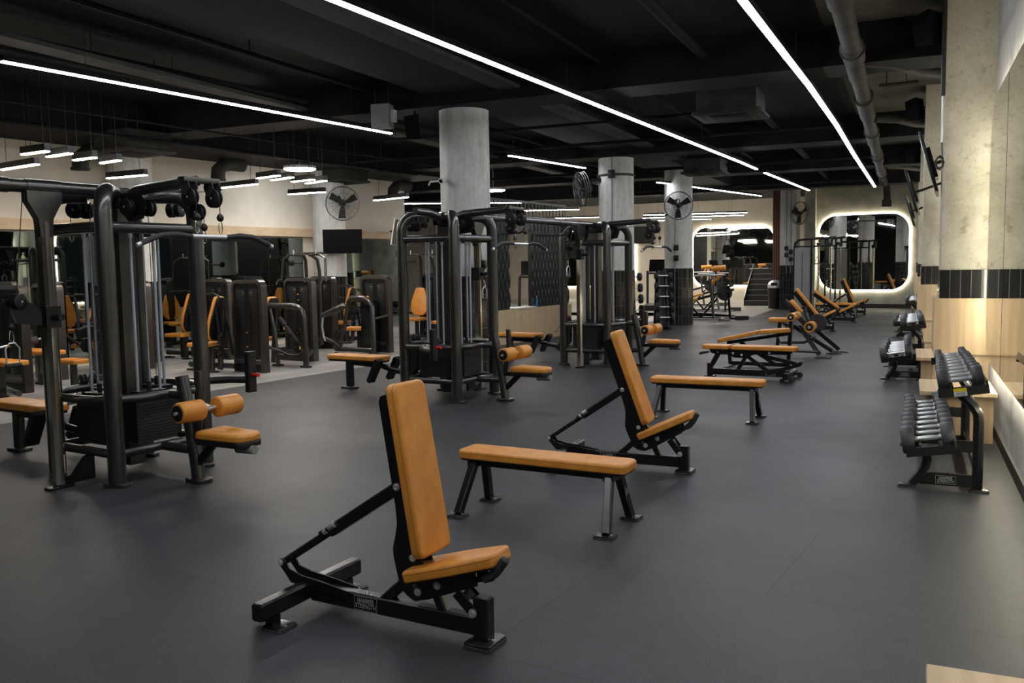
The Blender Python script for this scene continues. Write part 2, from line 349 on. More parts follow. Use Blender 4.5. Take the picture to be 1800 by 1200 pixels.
# round column against the left wall
t = thing('concrete_column', 'pale round concrete column on the left wall, behind the hanging television', 'column', G(LX + .42, 14.6), GA, 'round concrete columns with black tiled bases')
c = MB(); c.lathe((0, 0, 0), [(.36, 1.42), (.36, 4.25)], seg=36); c.build('shaft', 'column', t)
c = MB(); c.lathe((0, 0, 0), [(.375, 0), (.375, 1.42)], seg=36); q = c.build('tiled_base', 'tile', t, 20)
uvwrap(q, lambda v, p: (math.atan2(v.y, v.x) * .375 + 10, v.z))
t = thing('concrete_column', 'dim round concrete column on the left wall, behind the nearest cable tower', 'column', G(LX + .42, 9.7), GA, 'round concrete columns with black tiled bases')
c = MB(); c.lathe((0, 0, 0), [(.36, 1.42), (.36, 4.25)], seg=36); c.build('shaft', 'column', t)
c = MB(); c.lathe((0, 0, 0), [(.375, 0), (.375, 1.42)], seg=36); q = c.build('tiled_base', 'tile', t, 20)
uvwrap(q, lambda v, p: (math.atan2(v.y, v.x) * .375 + 10, v.z))
# right wall pillars with tile band and oak cladding
PIL = [(9.88, .285), (15.2, .17), (22.0, .17), (28.2, .17)]
pw = ['nearest of the right wall pillars, rough concrete over a black tile band', 'second right wall pillar, rough concrete over a black tile band', 'third right wall pillar, rough concrete over a black tile band', 'right wall pillar closest to the far mirror wall']
for (y, x0), lb in zip(PIL, pw):
    t = square_pillar(x0, WX, y, y + .75, lb, (1.2, 1.485), 'pillar', grp='right wall pillars')
    h = (WX - x0) / 2
    c = MB(); c.bb(-h - .055, h, -.375 - .05, .375 + .05, .655, 1.2); c.bb(-h - .055, h - .002, -.435, .435, .64, .672); c.build('upper_cladding', 'oak', t)
    c = MB(); c.bb(-h - .03, h, -.375 - .03, .375 + .03, .31, .64); c.bb(-h - .035, h - .002, -.412, .412, .3, .325); c.build('middle_cladding', 'oak', t)
    c = MB(); c.bb(-h - .005, h, -.375 - .012, .375 + .012, 0, .3); c.build('lower_cladding', 'oak', t)
# ---------------------------------------------------------------- mirrors
def rrect(w, h, r, n=8, corners=(1, 1, 1, 1)):   # centred rounded rectangle, counter-clockwise from lower left
    pts = []
    for (cx, cy, a, on) in ((-w / 2, -h / 2, PI, corners[0]), (w / 2, -h / 2, 1.5 * PI, corners[1]), (w / 2, h / 2, 0, corners[2]), (-w / 2, h / 2, .5 * PI, corners[3])):
        q = r if on else .002; ox = cx + (q if cx < 0 else -q); oy = cy + (q if cy < 0 else -q)
        pts += [(ox + q * math.cos(a + PI / 2 * i / n), oy + q * math.sin(a + PI / 2 * i / n)) for i in range(n + 1)]
    return pts
def lit_mirror(c, ux, w, h, r, label, depth=.05, mat='mirror', corners=(1, 1, 1, 1), panes=2, glow=True, grp='backlit rounded mirrors'):
    c, ux = Vector(c), Vector(ux).normalized(); uy = V(0, 0, 1); n = ux.cross(uy)
    t = thing('wall_mirror', label, 'mirror', c, 0, grp); poly = rrect(w, h, r, 10, corners)
    m = MB(); m.prism(poly, n * depth, ux, uy, .008); m.build('glass', mat, t, 20)
    if glow:
        g = MB(); k = len(poly); s = .012; o = []
        nr = []
        for i in range(k):
            e = Vector(poly[(i + 1) % k]) - Vector(poly[i - 1]); nr.append(Vector((e.y, -e.x)).normalized())
        L = []
        for i in range(k):
            p = Vector(poly[i]); q = nr[i]
            for a, dn in ((-.006, .012), (.004, .012), (.004, depth - .010), (-.006, depth - .010)):
                r2 = p + q * a; L.append(ux * r2.x + uy * r2.y + n * dn)
        g.add(L, [(4 * i + j, 4 * i + (j + 1) % 4, 4 * ((i + 1) % k) + (j + 1) % 4, 4 * ((i + 1) % k) + j) for i in range(k) for j in range(4)])
        g.build('edge_light', 'e_glow', t, 20)
    bk = MB(); bk.prism([(a * .96, b_ * .96) for a, b_ in poly], n * (depth / 2 - .002), ux, uy, depth - .006 - .002); bk.build('backing', 'dark', t, 20)
    j = MB()
    for i in range(1, panes): MB().box(ux * (-w / 2 + w * i / panes) + n * (depth + .0045), (.005, h - .04, .002), (ux, uy, n)).build('pane_joint', 'dark', t)
    return t
lit_mirror(G(-5.62, 31.3, 1.85), GX, 2.82, 2.5, .55, 'large backlit rounded mirror on the far end wall behind the inclined benches', panes=2)
lit_mirror((-6.95, 38.6, 1.85), (1, 0, 0), 3.4, 2.5, .55, 'backlit rounded mirror on the far wall behind the stairs and plate machines', panes=2)
lit_mirror((-13.6, 38.6, 1.85), (1, 0, 0), 4.6, 2.5, .55, 'backlit rounded mirror on the far wall seen through the black partition opening', panes=3)
for (y0, y1, lb) in ((1.6, 9.62, 'tall backlit mirror on the right wall beside the nearest dumbbell rack'), (10.85, 14.95, 'backlit mirror on the right wall between the first two pillars'), (16.2, 21.75, 'backlit mirror on the right wall between the second and third pillars'), (23.0, 28.0, 'backlit mirror on the right wall before the last pillar')):
    lit_mirror((WX, (y0 + y1) / 2, 1.85), (0, -1, 0), y1 - y0, 2.42, .5, lb, panes=max(2, round((y1 - y0) / 1.6)))
# smoked mirrors along the left wall
for y0, y1, lb in ((-3.5, 9.28, 'long smoked mirror on the left wall behind the nearest cable tower'), (10.12, 14.16, 'smoked mirror on the left wall between its two round columns'), (15.04, 17.55, 'smoked mirror on the left wall right of the hanging television')):
    c = G(LX, (y0 + y1) / 2, 1.2)
    lit_mirror(c, GY, y1 - y0, 2.14, .02, lb, .03, 'dmirror', (0, 0, 0, 0), max(2, round((y1 - y0) / 1.1)), False, 'smoked mirrors on the left wall')
# ---------------------------------------------------------------- black relief partition
PX = -9.55
t = thing('relief_partition', 'black wavy relief partition on a light oak base with an opening', 'partition', G(PX, 14.2), GA)
b = MB(); b.bb(-.24, 0, 0, 3.75, 0, .7); b.build('oak_base', 'oak', t)
b = MB(); b.bb(-.26, .015, 1.2, 2.1, .7, .725); b.build('sill', 'white', t)
def relief(y0, y1, z0, z1, name):
    b = MB(); b.bb(-.17, -.09, y0, y1, z0, z1); n = max(1, round((y1 - y0) / .075)); w = (y1 - y0) / n
    h = .40
    for i in range(n):
        yc = y0 + w * (i + .5); zc = z0 + (h / 2 if i % 2 else 0)
        while zc < z1 + h / 2:
            a, c_ = max(z0, zc - h / 2), min(z1, zc + h / 2); L = []; K = 6
            for k in range(K + 1):
                z = a + (c_ - a) * k / K; q = abs(z - zc) / (h / 2); ww = w * .5 * math.sqrt(max(0, 1 - q ** 2)) + .002; d = .055 * math.sqrt(max(0, 1 - q ** 2)) + .002
                L += [V(-.0899, yc - ww, z), V(-.09 + d, yc, z), V(-.0899, yc + ww, z)]
            if c_ - a > .02: b.add(L, [f for k in range(K) for f in ((3 * k, 3 * k + 1, 3 * k + 4, 3 * k + 3), (3 * k + 1, 3 * k + 2, 3 * k + 5, 3 * k + 4))] + [(0, 2, 1), (3 * K, 3 * K + 1, 3 * K + 2)])
            zc += h
    return b.build(name, 'relief', t, 20)
relief(.0, 1.2, .7, 2.6, 'relief_panel'); relief(2.1, 3.75, .7, 2.6, 'relief_panel')
b = MB(); b.bb(-.17, -.09, 1.2, 2.1, 2.35, 2.6); b.build('lintel', 'relief', t)
b = MB()
for z in (2.62, 2.93): b.bb(-.16, -.1, .0, 3.75, z - .02, z + .02)
for i in range(50):
    y = .02 + i * 3.7 / 49; y2 = y + (.075 if i % 2 else -.075) * .9
    b.rbar((-.13, y, 2.63), (-.13, min(max(y2, .02), 3.72), 2.92), .014, .014)
b.build('lattice_top', 'relief', t)
bo = thing('water_bottle', 'blue plastic water bottle standing on the oak ledge of the partition', 'bottle', G(PX - .055, 14.2 + 2.24, .7), 0)
b = MB(); b.lathe((0, 0, 0), [(.03, 0), (.036, .01), (.036, .06), (.033, .1), (.036, .14), (.034, .17), (.014, .21)], seg=18); b.build('body', 'bottle', bo)
b = MB(); b.lathe((0, 0, 0), [(.016, .209), (.016, .235), (.012, .24)], seg=14); b.build('cap', 'white', bo)
# ---------------------------------------------------------------- lamps
def lamp_row(pts, label, w=.058, z=3.6, h=.06, e='e_row', drops=(), grp='long ceiling light rows', nm='linear_light'):
    t = thing(nm, label, 'light', (pts[0][0], pts[0][1], z), 0, grp); o = Vector((pts[0][0], pts[0][1], 0)); P = [Vector((p[0], p[1], 0)) - o for p in pts]
    b = MB(); g = MB(); n = len(P)
    tg = [(P[min(i + 1, n - 1)] - P[max(i - 1, 0)]).normalized() for i in range(n)]; sd = [V(-q.y, q.x, 0) for q in tg]
    def ribbon(mb, ww, z0, z1):
        L = []
        for p, s_ in zip(P, sd): L += [p + s_ * ww + V(0, 0, z0), p - s_ * ww + V(0, 0, z0), p - s_ * ww + V(0, 0, z1), p + s_ * ww + V(0, 0, z1)]
        mb.add(L, [(4 * i + j, 4 * i + (j + 1) % 4, 4 * i + 4 + (j + 1) % 4, 4 * i + 4 + j) for i in range(n - 1) for j in range(4)] + [(3, 2, 1, 0), tuple(range(4 * n - 4, 4 * n))])
    ribbon(b, w / 2 + .006, .001, h); b.build('housing', 'black', t)
    ribbon(g, w / 2, -.012, 0); g.build('diffuser', e, t)
    d = MB(); tot = (P[-1] - P[0]).length; k = max(2, int(tot / 3) + 1)
    for i in range(k):
        q = P[0].lerp(P[-1], (i + .5) / k if k > 2 else (.15 + .7 * i)); MB().cyl(q + V(0, 0, h), q + V(0, 0, 4.24 - z), .004 if tot < 2 else .003, 6).build('hanging_wire', 'cable', t)
    return t
lamp_row([(-1.40, -3.0), (-1.30, 2.0), (-1.215, 7.08), (-1.1, 10.8), (-1.04, 14.1), (-1.02, 18.07), (-.93, 26.5)], 'long bright ceiling light row nearest the right wall')
lamp_row([(-4.50, -3.0), (-4.16, 2.6), (-3.97, 5.65), (-3.16, 18.2), (-3.08, 19.87)], 'long bright ceiling light row over the middle of the hall')
lamp_row([(-3.04, 20.77), (-2.67, 26.6)], 'short continuation of the middle light row after a small gap')
lamp_row([(-7.855, 5.79), (-7.12, 11.48)], 'long ceiling light row over the cable towers at upper left')
lamp_row([(-6.705, 14.84), (-6.22, 17.59)], 'ceiling light row ending beside the side mounted fan', w=.06)
lamp_row([(-5.76, 21.64), (-4.21, 27.96)], 'ceiling light row passing in front of the farthest round column', w=.06)
for i, (x0, y0, x1, y1, lb) in enumerate(((-12.5, 20.5, -9.6, 22.2, 'nearest of the warm light bars behind the partition'), (-8.6, 30.5, -5.2, 31.5, 'lowest long light bar in front of the far mirror'), (-9.2, 32.5, -5.6, 33.2, 'middle long light bar in front of the far mirror'), (-10.5, 34.5, -7.2, 35.2, 'shortest light bar nearest the far back wall'), (-13.5, 24.5, -9.4, 26.0, 'second warm light bar beyond the partition'), (-14.5, 29.5, -10.2, 30.8, 'light bar farthest behind the partition'))):
    lamp_row([(x0, y0), (x1, y1)], lb, w=.06, z=3.3, e='e_pend', grp='light bars in the back hall')
PEND = [(-11.59, 8.44, -10.62, 8.25), (-9.9, 7.5, -9.39, 7.44), (-9.84, 7.8, -9.34, 7.72), (-9.87, 8.21, -9.42, 8.14), (-9.84, 8.6, -9.4, 8.5), (-11.36, 10.03, -10.51, 9.98), (-11.13, 12.23, -10.13, 12.01), (-9.49, 11.28, -8.94, 11.12), (-9.49, 11.62, -8.93, 11.44), (-9.4, 12.03, -8.88, 11.91), (-9.39, 12.39, -8.83, 12.17), (-11.01, 13.97, -10.15, 13.95), (-10.58, 16.31, -9.52, 15.93)]
PL = ['long pendant light bar at the far left edge of the picture', 'leftmost of the four small pendant bars at the left', 'second from left of the four small pendant bars at the left', 'third from left of the four small pendant bars at the left', 'rightmost of the four small pendant bars at the left', 'long pendant light bar hanging above the nearest cable tower', 'long pendant light bar right of the nearest cable tower', 'leftmost small pendant bar below the round lamp', 'second small pendant bar below the round lamp', 'third small pendant bar below the round lamp', 'rightmost small pendant bar below the round lamp', 'long pendant bar hanging beside the left wall fan', 'long pendant bar left of the middle cable tower']
for (x0, y0, x1, y1), lb in zip(PEND, PL): lamp_row([(x0, y0), (x1, y1)], lb, w=.06, z=3.05, h=.085, e='e_pend', grp='pendant light bars over the machines', nm='pendant_light')
for (x, y, r, lb) in ((-11.16, 14.53, .32, 'bright round disc lamp above the pendant bars'), (-10.1, 21.3, .32, 'round disc lamp peeking out beside the nearest column')):
    t = thing('disc_light', lb, 'light', (x, y, 3.58), 0, 'round ceiling lamps')
    b = MB(); b.lathe((0, 0, 0), [(r, .012), (r, .06), (r - .03, .07)], seg=32); b.cyl((0, 0, .07), (0, 0, .66), .01, 8); b.build('housing', 'white', t)
    b = MB(); b.lathe((0, 0, 0), [(r - .03, -.012), (r - .01, 0), (r - .01, .011)], seg=32); b.build('diffuser', 'e_disc', t)
# ================================================================ ADJUSTABLE BENCH (local x runs to the seat end)
def bolt(parent, p, axis=(0, -1, 0), r=.016, mat='steel'):
    b = MB(); b.lathe(p, [(r, 0), (r, .005), (r * .62, .007), (r * .62, .012), (r * .3, .012), (r * .3, .008)], axis, 14); return b.build('bolt', mat, parent)
def foot_plate(parent, x, y, w=.15, d=.11, z=.012, name='foot_plate', ang=0):
    b = MB(); c, s = math.cos(ang), math.sin(ang)
    b.mat('rubber').pad([(-w / 2, -d / 2), (w / 2, -d / 2), (w / 2, d / 2), (-w / 2, d / 2)], (x, y, 0), (c, s, 0), (-s, c, 0), z * .7, .003, .018)
    b.mat('black').pad([(-w / 2 + .004, -d / 2 + .004), (w / 2 - .004, -d / 2 + .004), (w / 2 - .004, d / 2 - .004), (-w / 2 + .004, d / 2 - .004)], (x, y, z * .6), (c, s, 0), (-s, c, 0), z * .6, .003, .016)
    b.mat('steel').lathe((x + c * w * .3, y + s * w * .3, z * 1.15), [(.007, 0), (.007, .004), (.004, .004)], (0, 0, 1), 8)
    if z < .015 and w < .14 and name == 'foot_plate' and parent.name.startswith('adjustable'): q = MB(); q.box((x - c * w * .3, y - s * w * .3, .032), (.05, .05, .044)); q.build('foot_stub', 'black', parent)
    return b.build(name, None, parent)
def leather_pad(parent, name, poly, o, ux, uy, th, cr=.035, r=.018, seam=True):
    b = MB(); b.mat('leather').pad(poly, o, ux, uy, th, r, cr, 4, .5)
    if seam:   # piping seam just under the top edge
        o2, u1, u2 = Vector(o), Vector(ux).normalized(), Vector(uy).normalized(); n = u1.cross(u2)
        cx = sum(p[0] for p in poly) / len(poly); cy = sum(p[1] for p in poly) / len(poly)
        k = 1.0006; b.mat('seam').pad([(cx + (p[0] - cx) * k + (.0008 if p[0] > cx else -.0008), cy + (p[1] - cy) * k + (.0008 if p[1] > cy else -.0008)) for p in poly], o2 + n * (th - r - .001), u1, u2, .0022, .0005, cr, 1)
    return b.build(name, None, parent, 60)
def make_adj(label, loc, rz, back=99.5, seat=16.5, decline=False, group='adjustable benches'):
    t = thing('adjustable_bench', label, 'bench', loc, rz, group); t.scale = (.955,) * 3
    B = V(.67, 0, .235)
    # base
    b = MB(); b.rbar((0, -.36, .095), (0, .36, .095), .065, .085, .15); b.build('rear_crossbar', 'black', t)
    for s in (-1, 1):
        b = MB(); b.rbar((0, s * .3601, .095), (0, s * .366, .095), .06, .08, .15); b.build('end_cap', 'plastic', t)
        foot_plate(t, .045, s * .27, .13, .12)
        b = MB(); b.lathe((-.065, s * .27 - .016, .05), [(.038, 0), (.042, .006), (.042, .026), (.038, .032)], (0, 1, 0), 18); b.cyl((-.065, s * .27 - .02, .05), (-.065, s * .27 + .02, .05), .012, 10)
        w = b.build('wheel', 'rubber', t)
    b = MB(); b.rbar((.03, 0, .085), (.985, 0, .085), .06, .085, .12); b.build('base_beam', 'black', t)
    b = MB(); b.rbar((1.0, 0, .02), (1.0, 0, .212), .075, .075, .12, side=(0, 1, 0)); b.rbar((1.0, 0, .212), (1.0, 0, .217), .06, .06, .1, side=(0, 1, 0)); b.build('front_upright', 'black', t)
    foot_plate(t, 1.005, 0, .14, .17, .022)
    for s in (-1, 1):   # rear arms that carry the strut
        prof = [(-.175, .215), (-.15, .235), (-.125, .225), (-.10, .185), (-.02, .165), (.10, .155), (.27, .13), (.27, .10), (.04, .10), (.0, .115), (-.09, .12), (-.115, .15)]
        b = MB(); b.prism(prof, (0, s * .036, 0), (1, 0, 0), (0, 0, 1), .008); b.build('rear_arm', 'black', t)
        bolt(t, (-.15, s * .04, .212), (0, s, 0))
    badge(t, (.37, -.0308, .085), (1, 0, 0), (0, 0, 1), .135, .072)
    # braces
    b = MB(); b.rbar((.46, 0, .11), (.64, 0, .27), .05, .05, .15, side=(0, 1, 0)); b.build('brace', 'black', t)
    b = MB(); b.rbar((.80, 0, .11), (.74, 0, .24), .05, .05, .15, side=(0, 1, 0)); b.build('brace', 'black', t)
    # backrest
    ab = math.radians(back); u = V(math.cos(ab), 0, math.sin(ab)); n = V(math.sin(ab), 0, -math.cos(ab)); fl_ = -.31 if False else 0
    def Pb(s, nn, y=0): return B + u * s + n * nn + V(0, y, 0)
    st = .45 if back > 60 else .30
    plate = [(-.055, .03), (-.065, -.02), (-.055, -.06), (-.02, -.09), (.06, -.098), (.13, -.102), (.17, -.098), (.22, -.075), (.28, -.052), (.36, -.045), (.845, -.043), (.87, -.03), (.875, .0), (.875, .054), (.10, .054), (.04, .07), (-.02, .06)]
    for s in (-1, 1):
        b = MB(); b.prism(plate, (B.x, s * .038, B.z), u, n, .008); b.build('back_plate', 'black', t)
        for q in ((.12, .005), (-.005, .0)): bolt(t, Pb(q[0], q[1], s * .042), (0, s, 0), .017)
        bolt(t, Pb(st, -.018, s * .043), (0, s, 0), .018)
    pd = leather_pad(t, 'backrest', [(.13, -.128), (.92, -.122), (.92, .122), (.13, .128)], Pb(0, .064), u, V(0, -1, 0) if n.dot(u.cross(V(0, -1, 0))) > 0 else V(0, 1, 0), .055, .045)
    bk = MB(); bk.pad([(.14, -.115), (.91, -.11), (.91, .11), (.14, .115)], Pb(0, .055), u, V(0, -1, 0) if n.dot(u.cross(V(0, -1, 0))) > 0 else V(0, 1, 0), .010, .003, .04); bk.build('backing_board', 'plastic', pd)
    # strut
    Rr = V(-.15, 0, .212); T = Pb(st, -.018); L = (T - Rr).length; d = (T - Rr) / L; sp = Rr + d * min(.36, L * .55)
    b = MB(); b.mat('black').rbar(Rr, sp + d * .1, .036, .036, .15, side=(0, 1, 0)); b.mat('cable')
    sd = V(0, 1, 0); up = d.cross(sd)
    for i in range(7): q = Rr + d * (.06 + i * .042); b.cyl(q - sd * .0186, q + sd * .0186, .007, 10)
    b.build('ladder_strut', None, t)
    b = MB(); b.rbar(sp, T, .056, .056, .12, side=(0, 1, 0)); b.build('strut_sleeve', 'black', t)
    k = MB(); q = sp - d * .005; k.mat('steel').cyl(q + V(0, -.035, .012), q + V(0, -.035, .012) - d * .02, .014, 12); k.mat('plastic').tube([q + V(0, -.03, .015), q + V(0, -.036, .018) - d * .05], [.013, .013], 12); k.mat('steel').tube([q + V(0, -.03, .02) - d * -.01, q + V(0, -.03, .02) + d * .05], [.016, .016], 12); k.build('pull_pin', None, t)
    # seat
    a = math.radians(seat); v = V(math.cos(a), 0, math.sin(a)); m = V(-math.sin(a), 0, math.cos(a)); S = V(.67, 0, .262)
    sp_ = [(-.05, -.03), (-.03, -.004), (.33, -.004), (.335, -.02), (.325, -.075), (.16, -.09), (.05, -.10), (-.03, -.10), (-.06, -.075)]
    for s in (-1, 1):
        b = MB(); b.prism(sp_, (S.x, s * .05, S.z), v, m, .008); b.build('seat_plate', 'black', t)
        for q in ((.0, -.06), (.115, -.045)): bolt(t, S + v * q[0] + m * q[1] + V(0, s * .054, 0), (0, s, 0), .018)
    sd_ = leather_pad(t, 'seat', [(-.02, -.128), (.24, -.128), (.46, -.09), (.46, .09), (.24, .128), (-.02, .128)], S + m * .001, v, V(0, 1, 0), .055, .04)
    bk = MB(); bk.pad([(-.01, -.115), (.24, -.115), (.45, -.08), (.45, .08), (.24, .115), (-.01, .115)], S - m * .008, v, V(0, 1, 0), .010, .003, .03); bk.build('seat_board', 'plastic', sd_)
    hd = MB(); h0 = S + v * .29 + m * -.045; hd.mat('black').tube([h0, h0 + v * .09 + m * -.005], .013, 10); hd.mat('grip').tube([h0 + v * .075 + m * -.004, h0 + v * .11 + m * 0, h0 + v * .15 + m * .02, h0 + v * .205 + m * .062, h0 + v * .21 + m * .066], [.02, .022, .022, .021, .012], 12)
    h = hd.build('handle', None, t); h.location = (0, -.045, 0)
    # link between upright and seat
    Q = S + v * .20 + m * -.09
    for s in (-1, 1):
        b = MB(); b.rbar((.975, s * .046, .155), (Q.x, s * .046, Q.z), .008, .05, .2, side=(0, 1, 0)); b.build('seat_link', 'black', t)
        bolt(t, (.975, s * .05, .155), (0, s, 0), .02)
    b = MB(); b.rbar((.94, 0, .20), (Q.x + .02, 0, Q.z - .005), .08, .012, .2, side=(0, 1, 0)); b.build('link_web', 'black', t)
    return t
bA = make_adj('nearest tan upright bench in the middle foreground, its backrest nearly vertical', (-2.57, 3.31, 0), math.radians(-4.2), 99.5, 16.5)
bB = make_adj('second tan upright bench, standing behind the nearest flat bench', (-2.50, 6.58, 0), math.radians(.4), 110, 25)
# ================================================================ FLAT BENCH
def make_flat(label, loc, rz):
    t = thing('flat_bench', label, 'bench', loc, rz, 'flat benches'); t.scale = (.955,) * 3
    sp0 = leather_pad(t, 'seat_pad', [(-.08, -.125), (1.14, -.125), (1.14, .125), (-.08, .125)], (0, 0, .372), (1, 0, 0), (0, 1, 0), .06, .055, .02)
    b = MB(); b.pad([(-.065, -.11), (1.125, -.11), (1.125, .11), (-.065, .11)], (0, 0, .36), (1, 0, 0), (0, 1, 0), .012, .003, .04); b.build('pad_board', 'plastic', sp0)
    b = MB(); b.rbar((.0, 0, .335), (1.05, 0, .335), .06, .05, .12); b.build('frame_beam', 'black', t)
    for x in (.03, 1.02):
        b = MB(); b.rbar((x, -.105, .338), (x, .105, .338), .07, .044, .12); b.build('cross_bracket', 'black', t)
        for s in (-1, 1):
            sx = -.05 if x < .5 else .03
            b = MB(); b.rbar((x, s * .075, .335), (x + sx, s * .21, .02), .05, .062, .12, side=(1, 0, 0)); b.build('leg', 'char' if (x > .5 and s < 0) else 'black', t)
            foot_plate(t, x + sx, s * .225, .13, .115, .016)
    d = V(0.03, .135, -.315).normalized(); uy_ = V(1, 0, 0).cross(d)
    badge(t, V(1.02 + .0545 - .018, .13, .19) , V(.0, .39, -.91), V(0, .91, .39), .14, .05, 'HAMMER\nSTRENGTH', .026)
    return t
f1 = make_flat('nearest tan flat bench, between the two foreground upright benches', (-2.585, 5.11, 0), math.radians(-4))
f2 = make_flat('farther tan flat bench, behind the second upright bench', (-2.39, 9.05, 0), math.radians(-1))
# ================================================================ MULTI STATION CABLE TOWER (local x: lat seat side, -x: row bench, y: crossover side)
def pulley(parent, c, ax, r=.062, name='pulley'):
    c = Vector(c); a = Vector(ax).normalized(); b = MB()
    for e in (-1, 1): b.mat('plastic').lathe(c + a * e * .017, [(r, -.006), (r, .004), (r * .8, .010), (r * .25, .012), (r * .12, .010)] if e > 0 else [(r * .12, -.010), (r * .25, -.012), (r * .8, -.010), (r, -.004), (r, .006)], a, 24)
    b.mat('cable').lathe(c, [(r * .8, -.012), (r * .8, .012)], a, 20); b.mat('steel').lathe(c, [(.007, -.032), (.007, .032)], a, 8)
    return b.build(name, None, parent)
def carabiner(parent, p, h=.09, w=.028, ux=(0, 1, 0)):
    ux = Vector(ux); p = Vector(p); pts = []
    for i in range(17): a = 2 * PI * i / 16; pts.append(p + ux * w * .5 * math.sin(a) * (1 + .25 * math.cos(a + PI)) + V(0, 0, -h / 2 + h / 2 * math.cos(a)))
    b = MB(); b.tube(pts, .0042, 6); return b.build('carabiner', 'chrome', parent)
def drop(parent, p, z0, ux=(0, 1, 0), ball=True):   # cable end: wire, ball, carabiner ; returns lower z
    p = Vector(p); b = MB(); b.cyl(p, (p.x, p.y, z0 + .03), .0035, 6); b.build('cable', 'cable', parent)
    b = MB(); b.lathe((p.x, p.y, z0), [(.008, -.028), (.02, -.02), (.027, 0), (.02, .02), (.008, .03)], (0, 0, 1), 14); b.build('cable_stop', 'plastic', parent)
    carabiner(parent, (p.x, p.y, z0 - .02), .095, .032, ux); return z0 - .115
def post_path(x, y, H=2.2, r=.17, reach=.16):   # upright with its top bent towards the tower centre
    d = V(-x, -y, 0).normalized(); p = [V(x, y, .02), V(x, y, H - r)]
    for i in range(1, 7): a = PI / 2 * i / 6; p.append(V(x, y, H - r) + d * r * (1 - math.cos(a)) + V(0, 0, r * math.sin(a)))
    p.append(p[-1] + d * reach); return p
def gym(label, o, rz, crossover=None, pole=-1, lat_dir=0, bar_yaw=0, handle_z=1.28):
    t = thing('cable_tower', label, 'cable machine', (o.x, o.y, 0), rz, 'multi station cable towers')
    q = .385
    for sx, sy in ((1, -1), (1, 1), (-1, -1), (-1, 1)):
        b = MB(); b.tube(post_path(sx * q, sy * q * 1.04), .064, 14, sx=1.0); b.build('upright', 'char', t)
        b = MB(); b.mat('char').pad([(-.1, -.06), (.1, -.06), (.1, .06), (-.1, .06)], (sx * q, sy * q * 1.04, .0), (1, -sx * sy * .5, 0), (sx * sy * .5, 1, 0), .03, .006, .05); b.build('foot', None, t)
    for z, r_ in ((1.93, .043),):
        for sx in (-1, 1): b = MB(); b.cyl((sx * q, -.4, z), (sx * q, .4, z), r_, 14); b.build('top_crossbar', 'char', t)
        for sy in (-1, 1): b = MB(); b.cyl((-q, sy * .4, z), (q, sy * .4, z), r_, 14); b.build('top_crossbar', 'char', t)
    for sx in (-1, 1):
        b = MB(); b.cyl((sx * q, -.4, .24), (sx * q, .4, .24), .034, 12); b.build('bottom_crossbar', 'char', t)
    for sy in (-1, 1):
        b = MB(); b.cyl((-q, sy * .4, .24), (q, sy * .4, .24), .034, 12); b.build('bottom_crossbar', 'char', t)
    b = MB(); b.bb(-.07, .07, -.07, .07, .06, 2.12); b.build('centre_column', 'char', t)
    b = MB(); b.pad([(-.13, -.13), (.13, -.13), (.13, .13), (-.13, .13)], (0, 0, 2.10), (1, 0, 0), (0, 1, 0), .15, .02, .03); b.build('hub', 'black', t)
    # four weight stacks with guide rods
    for k, (dx, dy) in enumerate(((1, 0), (-1, 0), (0, 1), (0, -1))):
        n = V(dx, dy, 0); s = V(-dy, dx, 0); c = n * .255
        b = MB(); w, d, N = .36, .17, 15
        for i in range(N): z = .28 + i * .024; b.box(c + V(0, 0, z + .011), (w, d, .021), (s, n, V(0, 0, 1)))
        st = b.build('weight_stack', 'stack', t)
        b = MB(); b.box(c + V(0, 0, .655), (w * .7, d * .7, .03), (s, n, V(0, 0, 1))); b.cyl(c + V(0, 0, .66), c + V(0, 0, .74), .018, 10); b.build('selector_head', 'plastic', st)
        for e in (-1, 1):
            b = MB(); b.mat('rod').cyl(c + s * .10 * e + V(0, 0, .26), c + s * .10 * e + V(0, 0, 1.93), .0115, 12); b.build('guide_rod', None, t)
            b = MB(); b.lathe(c + s * .10 * e + V(0, 0, 1.86), [(.016, 0), (.018, .01), (.018, .04), (.012, .045)], (0, 0, 1), 10); b.build('rod_collar', 'rod', t); b = MB(); b.lathe(c + s * .10 * e + V(0, 0, .642), [(.02, 0), (.02, .01)], (0, 0, 1), 10); b.build('rod_stop', 'red', t)
        b = MB(); b.cyl(c + V(0, 0, .72), c + V(0, 0, 2.08), .0032, 6); b.build('stack_cable', 'cable', t)
    # curved guards and shrouds round the stacks
    for dx, dy in ((1, 0), (-1, 0), (0, 1), (0, -1)):
        n = V(dx, dy, 0); s = V(-dy, dx, 0)
        pts = [n * .40 + s * -.36, n * .475 + s * -.27, n * .50 + s * -.1, n * .50 + s * .1, n * .475 + s * .27, n * .40 + s * .36]
        for z, rr in ((.655, .033),):
            b = MB(); b.tube([p + V(0, 0, z) for p in pts], rr, 10); b.build('guard_rail', 'char', t)
    # ---- lat pulldown side (+x)
    b = MB(); b.tube([(.06, 0, 2.14), (.14, 0, 2.18), (.25, 0, 2.225), (.45, 0, 2.235), (.93, 0, 2.255)], [.06, .052, .045, .043, .04], 12); bm_ = b.build('lat_boom', 'char', t)
    b = MB(); b.pad([(-.03, -.16), (.05, -.16), (.05, .16), (-.03, .16)], (.95, 0, 2.235), (1, 0, 0), (0, 1, 0), .04, .008, .01)
    for e in (-1, 1):
        for f in (-.035, .035): b.prism([(-.03, .03), (.05, .03), (.07, -.02), (.03, -.07), (-.01, -.07), (-.04, -.01)], (.96, e * .105 + f, 2.215), (1, 0, 0), (0, 0, 1), .006)
    b.build('boom_head', 'char', t)
    for e in (-1, 1): pulley(t, (.985, e * .105, 2.13), (-.05, 1, 0), .07)
